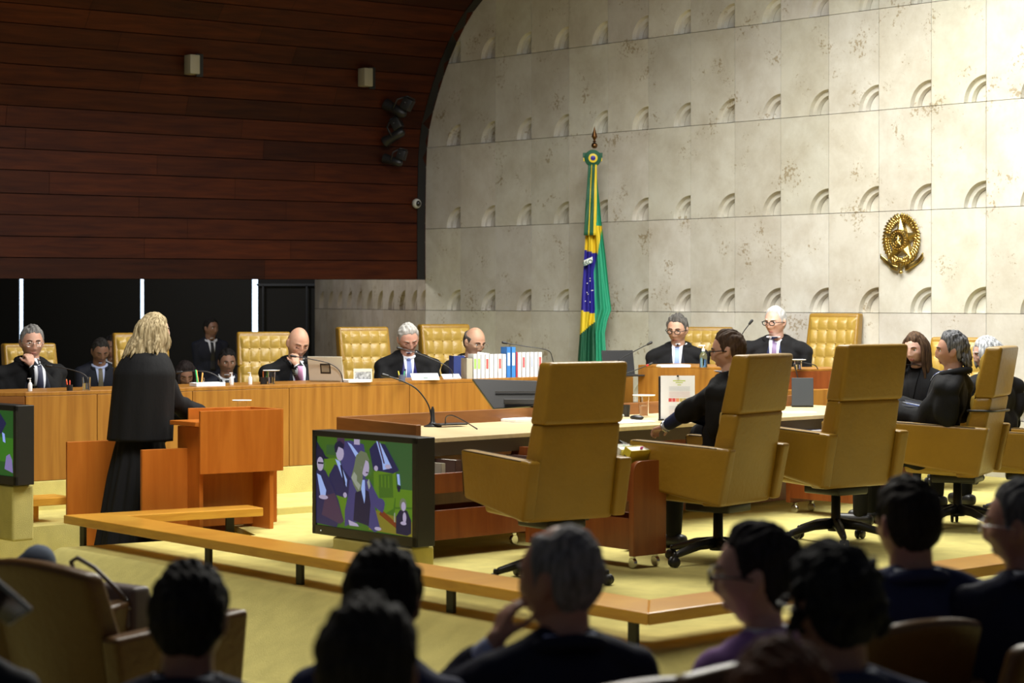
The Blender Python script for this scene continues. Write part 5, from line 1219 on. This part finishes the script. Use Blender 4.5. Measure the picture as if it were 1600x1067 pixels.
laptop('black laptop lid on the bench end beside the pale stone wall', 968, 590, ZB, .30, .22, (.3, -.95), M['plastic'], False, s=175)
t = laptop('dark tablet standing on the central desk right of the rostrum front', 1254, 640, ZD, .17, .22, (.1, .99), col((.03, .035, .04), .5), False, s=199, tilt=-.15)
# dark monitor tilted on the desk behind the empty chair
p = pl(800, 640, 222); t = thing('monitor', 'black monitor tilted back on the central desk behind the empty chair', 'monitor', p, .05)
mb = MB(); mb.prism([(-.28, .21), (.32, .19), (.32, .03), (-.13, .0)][::-1], -.02, .02, .004, tf=Matrix(((1, 0, 0, 0), (0, .35, 1, 0), (0, 1, -.35, 0), (0, 0, 0, 1)))); mb.build('casing', M['plastic'], t)
mb = MB(); mb.box((.08, -.0, .125), (.40, .012, .008)); mb.box((.12, -.04, .06), (.36, .02, .035), bev=.004); mb.build('vent_ridge', col((.03, .03, .03), .6), t)
# papers, folders
def sheet(label, px, py, z0, w, h, a, m='paper', th=.004, cat='papers', name='paper_sheets', tilt=0):
    s = (py-HZ)/(HC-z0); p = pl(px, py, s); mb = MB(); mb.box((0, 0, th/2), (w, h, th)); mb.box((.01, .008, th+.001), (w*.96, h*.95, .002), (0, 0, .06))
    o = mb.build(name, M[m] if isinstance(m, str) else m); o.location = (p.x, p.y, z0+.001); o.rotation_euler = (tilt, 0, a); return tag(o, label, cat)
sheet('loose white papers on the desk before the man in robe over navy suit', 975, 660, ZD, .36, .26, .7, th=.006)
sheet('low stack of white papers left of the empty chair on the desk', 812, 658, ZD, .24, .20, .7, th=.018)
sheet('white papers under the dark tablet on the central desk', 1246, 645, ZD, .22, .18, .5)
sheet('white papers on the rostrum before the pale blue tie', 1052, 573.5, ZRo, .26, .16, .2, th=.018)
sheet('white folded papers right of the bald judge laptop', 556, 597, ZB, .20, .16, .5, th=.02)
def board(label, px, py, z0, w, h, tilt, m, name, cat, yawa=.35, extra=None):
    s = (py-HZ)/(HC-z0); p = pl(px, py, s); t = thing(name, label, cat, p, yawa); mb = MB(); mb.box((0, 0, 0), (w, .005, h), bev=.001); b = mb.build('board', m, t); b.location = (0, 0, math.cos(tilt)*h/2+.003); b.rotation_euler = (-tilt, 0, 0)
    if extra: extra(b, w, h)
    return t
def folder_mark(b, w, h): mb = MB(); mb.box((.0, -.0035, -h*.25), (w*.16, .001, h*.16)); mb.build('printed_mark', col((.1, .18, .12), .6), b)
board('white folder with a small dark mark propped before the silver-haired judge', 664, 594, ZB, .24, .085, .9, M['paper'], 'folder', 'folder', .3, folder_mark)
board('white folder propped left of the row of books', 705, 592, ZB, .17, .06, .9, M['paper'], 'folder', 'folder', .5)
def photo_mark(b, w, h): mb = MB(); mb.box((0, -.0035, -.01), (w*.86, .001, h*.72)); mb.build('photo_print', mat('photo_print', (.25, .25, .25), .5, 0, .5, .9, 40), b)
board('grey framed picture standing left of the silver-haired judge', 567, 597, ZB, .155, .11, .2, col((.55, .52, .42), .5), 'picture_frame', 'frame', .2, photo_mark)
sheet('white notepad on the bench right of the lectern', 324, 603, ZB, .24, .16, .5, th=.025)
def shirtpaper(): 
    s = 178.; p = pl(756, 588, s); t = thing('paper_sheet', 'white paper held up by the balding judge above the books', 'paper', p, .3); mb = MB(); mb.add([(-.09, 0, .10), (.08, 0, .11), (.06, .02, .20), (-.05, .02, .215)], [(0, 1, 2, 3)]); mb.build('sheet', M['paper'], t, False, .002)
shirtpaper()
# document standing on a tablet stand
ps = (659-HZ)/(HC-ZD); p = pl(1059, 657, ps); t = thing('document_holder', 'white printed page clipped on a dark stand on the central desk', 'document', p, -.05)
mb = MB(); mb.box((-.01, .012, .155), (.245, .012, .30), (-.06, 0, 0), bev=.003); mb.box((-.115, -.01, .006), (.04, .05, .012)); mb.box((.115, -.01, .006), (.04, .05, .012)); mb.build('stand', M['plastic'], t)
mb = MB(); mb.box((0, 0, .158), (.236, .003, .305), (-.06, 0, 0)); pg = mb.build('page', M['paper'], t)
def strip(x, z_, w, h, c, y=-.0022): mb.cur = c; yy = y+(z_-.158)*.06; mb.box((x, yy, z_), (w, .0008, h))
mb = MB(); strip(.01, .275, .085, .008, 0); strip(.01, .262, .05, .007, 0); strip(.01, .246, .025, .006, 0)
for k in range(4): strip(.012, .232-.008*k, .145, .003, 1)
for k in range(5): strip(.012, .197-.008*k, .145, .003, 2)
for k, c in enumerate((3, 3, 4, 5, 5, 6)): strip(-.052+.025*k, .142, .022, .024, c)
strip(.01, .112, .03, .006, 0)
for k in range(7): strip(.012, .098-.009*k, .145, .003, 1 if k < 3 else 2)
mb.build('print', [col((.62, .72, .25)), col((.62, .66, .74)), col((.82, .68, .72)), col((.75, .10, .10)), col((.85, .35, .18)), col((.68, .55, .20)), col((.05, .12, .45))], pg)
mb = MB(); mb.box((0, -.006, .308), (.014, .014, .012), bev=.002); mb.build('clip', M['plastic'], t)
mb = MB(); mb.lathe([(.026, 0), (.032, .085), (.029, .085), (.024, .005), (.001, .005)], seg=20); o = mb.build('pen_cup', M['plastic'], None, 2); q = G(978, 651, ZD); o.location = q; tag(o, 'empty black cup on the central desk', 'cup')
mb = MB(); mb.ell((0, 0, .016), (.034, .055, .020)); o = mb.build('computer_mouse', M['plastic'], None, True); o.location = G(995, 656, ZD); o.rotation_euler.z = .9; tag(o, 'black computer mouse on the central desk beside the lidded glass', 'mouse')
q = G(962, 655, ZD); t = thing('snack_packet', 'crumpled white and green packet with an orange cap on the central desk', 'packet', q, 0)
mb = MB(); mb.ell((0, 0, .02), (.05, .03, .02)); mb.ell((.03, -.01, .025), (.03, .02, .018)); mb.build('packet', col((.5, .55, .52), .4), t, True); mb = MB(); mb.ell((.015, -.025, .035), (.03, .006, .010), (0, .4, 0)); mb.build('green_stripe', col((.2, .7, .15), .4), t, True)
mb = MB(); mb.lathe([(.012, .03), (.012, .12), (.008, .13)], (0, .04, 0), 12); mb.build('marker', M['plastic'], t, 2); mb = MB(); mb.lathe([(.013, .12), (.013, .15), (.001, .152)], (0, .04, 0), 12); mb.build('orange_cap', col((.9, .25, .04), .4), t, 2)
# phone in the hand of the man at the desk
pp_ = pl(984, 697, 258); mb = MB(); mb.box((0, 0, 0), (.075, .15, .010), bev=.003); o = mb.build('phone', M['plastic']); o.location = pp_+V((.0, 0, -.012)); o.rotation_euler = (.5, .3, .8); tag(o, 'black phone held under the hand at the central desk', 'phone')
# pen holders
def pens(label, px, py, z0, cols, hold=M['plastic'], k=1.):
    q = G(px, py, z0); t = thing('pen_holder', label, 'pen holder', q, 0); mb = MB(); mb.lathe([(.034*k, 0), (.036*k, .07*k), (.033*k, .07*k), (.032*k, .004), (.001, .004)], seg=18); mb.build('cup', hold, t, 2)
    r_ = random.Random(px)
    for c in cols: a = r_.uniform(0, 6.28); x, y = .02*k*math.cos(a), .02*k*math.sin(a); mb = MB(); mb.cap((x, y, .01), (x*1.9, y*1.9, (.11+r_.uniform(-.01, .02))*k), .0065*k); mb.build('pen', col(c, .4), t, True)
pens('pen holder with orange and green highlighters on the central desk', 1430, 640, ZD, [(.9, .25, .03), (.3, .8, .1), (.9, .25, .03), (.02, .02, .02), (.5, .5, .5), (.02, .02, .02), (.8, .8, .1)], k=1.35)
pens('pen holder before the bald judge with an orange highlighter', 412, 600, ZB, [(.9, .25, .05), (.1, .5, .15), (.5, .05, .05), (.02, .02, .02), (.1, .5, .15)], k=.8)
pens('low pen holder with red and black pens before the chin-on-fist judge', 109, 610.5, ZB, [(.8, .08, .04), (.02, .02, .02), (.8, .3, .1), (.8, .08, .04)], k=.65)
pens('glass of green and orange highlighters behind the lectern', 313, 603, ZB, [(.05, .6, .2), (.9, .3, .05), (.8, .4, .1)], M['glass'], .95)
pens('pens standing before the silver-haired judge', 628, 596, ZB, [(.1, .5, .3), (.8, .7, .1), (.02, .02, .02), (.05, .08, .3)], col((.1, .12, .2), .4), .8)
# ---- books: the row before the balding judge
gb = 'books standing in a row on the judges bench'; x = 724.; k = 0
BS = [(11, .175, (.42, .40, .33), None), (6, .21, (.82, .82, .80), (.3, .55, .12)), (6, .21, (.82, .82, .80), (.35, .6, .15))]+[(6.6, .205, (.80, .80, .82), c) for c in ((.70, .72, .78), (.6, .1, .1), (.62, .66, .75), (.5, .55, .7), (.55, .12, .12), (.65, .68, .76))]+[(7.5, .265, (.03, .18, .55), (.6, .75, .9)), (7.5, .265, (.04, .22, .60), (.7, .8, .9)), (2.5, .22, (.55, .05, .08), None)]+[(6.4, .215, (.80, .80, .82), c) for c in ((.62, .66, .76), (.5, .1, .12), (.62, .66, .76), (.4, .45, .6), (.62, .66, .76), (.6, .1, .1))]
names = ['grey', 'white with green stripe', 'second white with green stripe']+['white']*6+['tall blue', 'second tall blue', 'thin dark red']+['white']*6
words = ['first', 'second', 'third', 'fourth', 'fifth', 'sixth']; wc = {}
for i, (wpx, h, c, sp) in enumerate(BS):
    sc_ = sb(x)-1.6; p = pl(x+wpx/2, HZ, sc_); wm = wpx/sc_*.97/.9
    if names[i] == 'white': g2 = 'left of the tall blue books' if i < 10 else 'right of the tall blue books'; wc[g2] = wc.get(g2, -1)+1; lab = '%s white spined book from the left, %s on the bench' % (words[wc[g2]], g2)
    else: lab = names[i]+' book in the row on the bench before the balding judge'
    book('book', lab, 'book', (p.x, p.y, ZB+.001), (0, 0, .35), (wm*.84, .15, h), c, gb, sp); x += wpx
p = pl(722, 590, 180); book('book', 'dark blue book lying behind the left end of the bench row', 'book', (p.x-.05, p.y+.15, ZB), (0, 0, .3), (.10, .15, .19), (.02, .04, .18), gb, None)
# books on and beside the central desk
gd = 'upright books on the right end of the central desk'
for px, wpx, h, c, sp, lab in ((1386, 10, .31, (.78, .78, .80), None, 'white box file'), (1396, 8, .28, (.76, .77, .80), None, 'second white box file'), (1403, 5, .25, (.55, .42, .08), None, 'mustard book'), (1409, 6, .29, (.04, .03, .05), None, 'black book'), (1416, 7.5, .295, (.10, .07, .34), (.5, .5, .8), 'violet book'), (1424, 7, .295, (.16, .07, .34), (.5, .4, .7), 'purple book'), (1432, 7, .29, (.45, .06, .08), (.8, .4, .4), 'red book'), (1440, 7, .285, (.50, .09, .07), (.8, .5, .4), 'second red book')):
    s_ = 199.; p = pl(px, HZ, s_); book('book', lab+' among the upright books on the desk right of the third chair', 'book', (p.x, p.y, ZD), (0, 0, .12), (wpx/s_*.93, .2, h), c, gd, sp)
for px, s_, h, c, lab in ((1389, 205, .26, (.01, .012, .012), 'black binder'), (1398, 206, .26, (.01, .14, .08), 'dark green binder'), (1382, 207, .20, (.55, .33, .12), 'brown card box')):
    p = pl(px, HZ, s_); book('binder', lab+' on the desk beside the third chair', 'binder', (p.x, p.y, ZD), (0, 0, .15), (.05, .12, h), c, None)
# open shelves: books on the trolleys
gt = 'books on the trolley shelves'; r_ = random.Random(12)
def trolley_books(trol, L, Wd, zs_, n, cs, lab, tilt=.0, zt=0, g=gt, h=.2, x0=-.08):
    Rz = trol.rotation_euler.z
    for i in range(n):
        c = cs[i % len(cs)]; lx = x0-(L-.2)*i/max(1, n-1); p = V(trol.location)+rz(V((lx, 0, 0)), Rz); w_ = r_.uniform(.030, .05)
        book('book', lab(i), 'book', (p.x, p.y, ZM+zs_), (tilt, 0, Rz), (w_, Wd-.07, h*r_.uniform(.85, 1)), c, g, (.5, .1, .1) if sum(c) > 2 and i % 2 else None)
trs = [o for o in C.objects if o.name.startswith('book_trolley') and o.parent is None]
wh = (.8, .8, .78); rd = (.35, .03, .04); nv = (.03, .04, .12); yl = (.75, .62, .05)
ordn = ['first', 'second', 'third', 'fourth', 'fifth', 'sixth', 'seventh', 'eighth', 'ninth', 'tenth']
trolley_books(trs[1], .92, .26, .41, 9, [wh, nv, wh, rd, wh, wh, rd, wh, nv], lambda i: '%s book from the right end on the shelf of the farther trolley' % ordn[i], g='books on the farther trolley')
trolley_books(trs[2], 1.05, .28, .41, 8, [(.10, .05, .04), (.5, .48, .40), (.12, .06, .05), (.55, .52, .42), (.08, .04, .04)], lambda i: '%s old book from the right on the trolley under the desk' % ordn[i], h=.17, g='old books under the desk')
q = V(trs[0].location); Rz = trs[0].rotation_euler.z
for i, (lx, c, sp, lab) in enumerate(((-.16, yl, (.1, .1, .05), 'thick book with yellow cover leaning on the nearer trolley'), (-.24, wh, None, 'white book beside the yellow one on the nearer trolley'), (-.31, wh, (.1, .5, .5), 'white book with teal stripe on the nearer trolley'), (-.38, (.5, .5, .48), None, 'grey book farthest left on the nearer trolley'))):
    p = q+rz(V((lx, 0, 0)), Rz); b = book('book', lab, 'book', (p.x, p.y, ZM+.47), (0, 0, 0), ((.06, .045, .05, .04)[i], .19, .24), c, 'leaning books on the nearer trolley', sp); b.rotation_euler = (0, .42, Rz)
    if i < 3: mb = MB(); mb.box(((.01), .0, .243), (.004, .02, .02)); mb.build('page_marker', col(((.8, .1, .5), (.1, .6, .6), (.2, .7, .3))[i]), b)
q = V(trs[1].location); p = q+rz(V((-.10, 0, 0)), Rz); b = book('book', 'white-paged book with dark red cover leaning on top of the farther trolley', 'book', (p.x, p.y, ZM+.46), (0, 0, 0), (.07, .19, .24), (.20, .015, .02), None); b.rotation_euler = (0, .5, Rz)
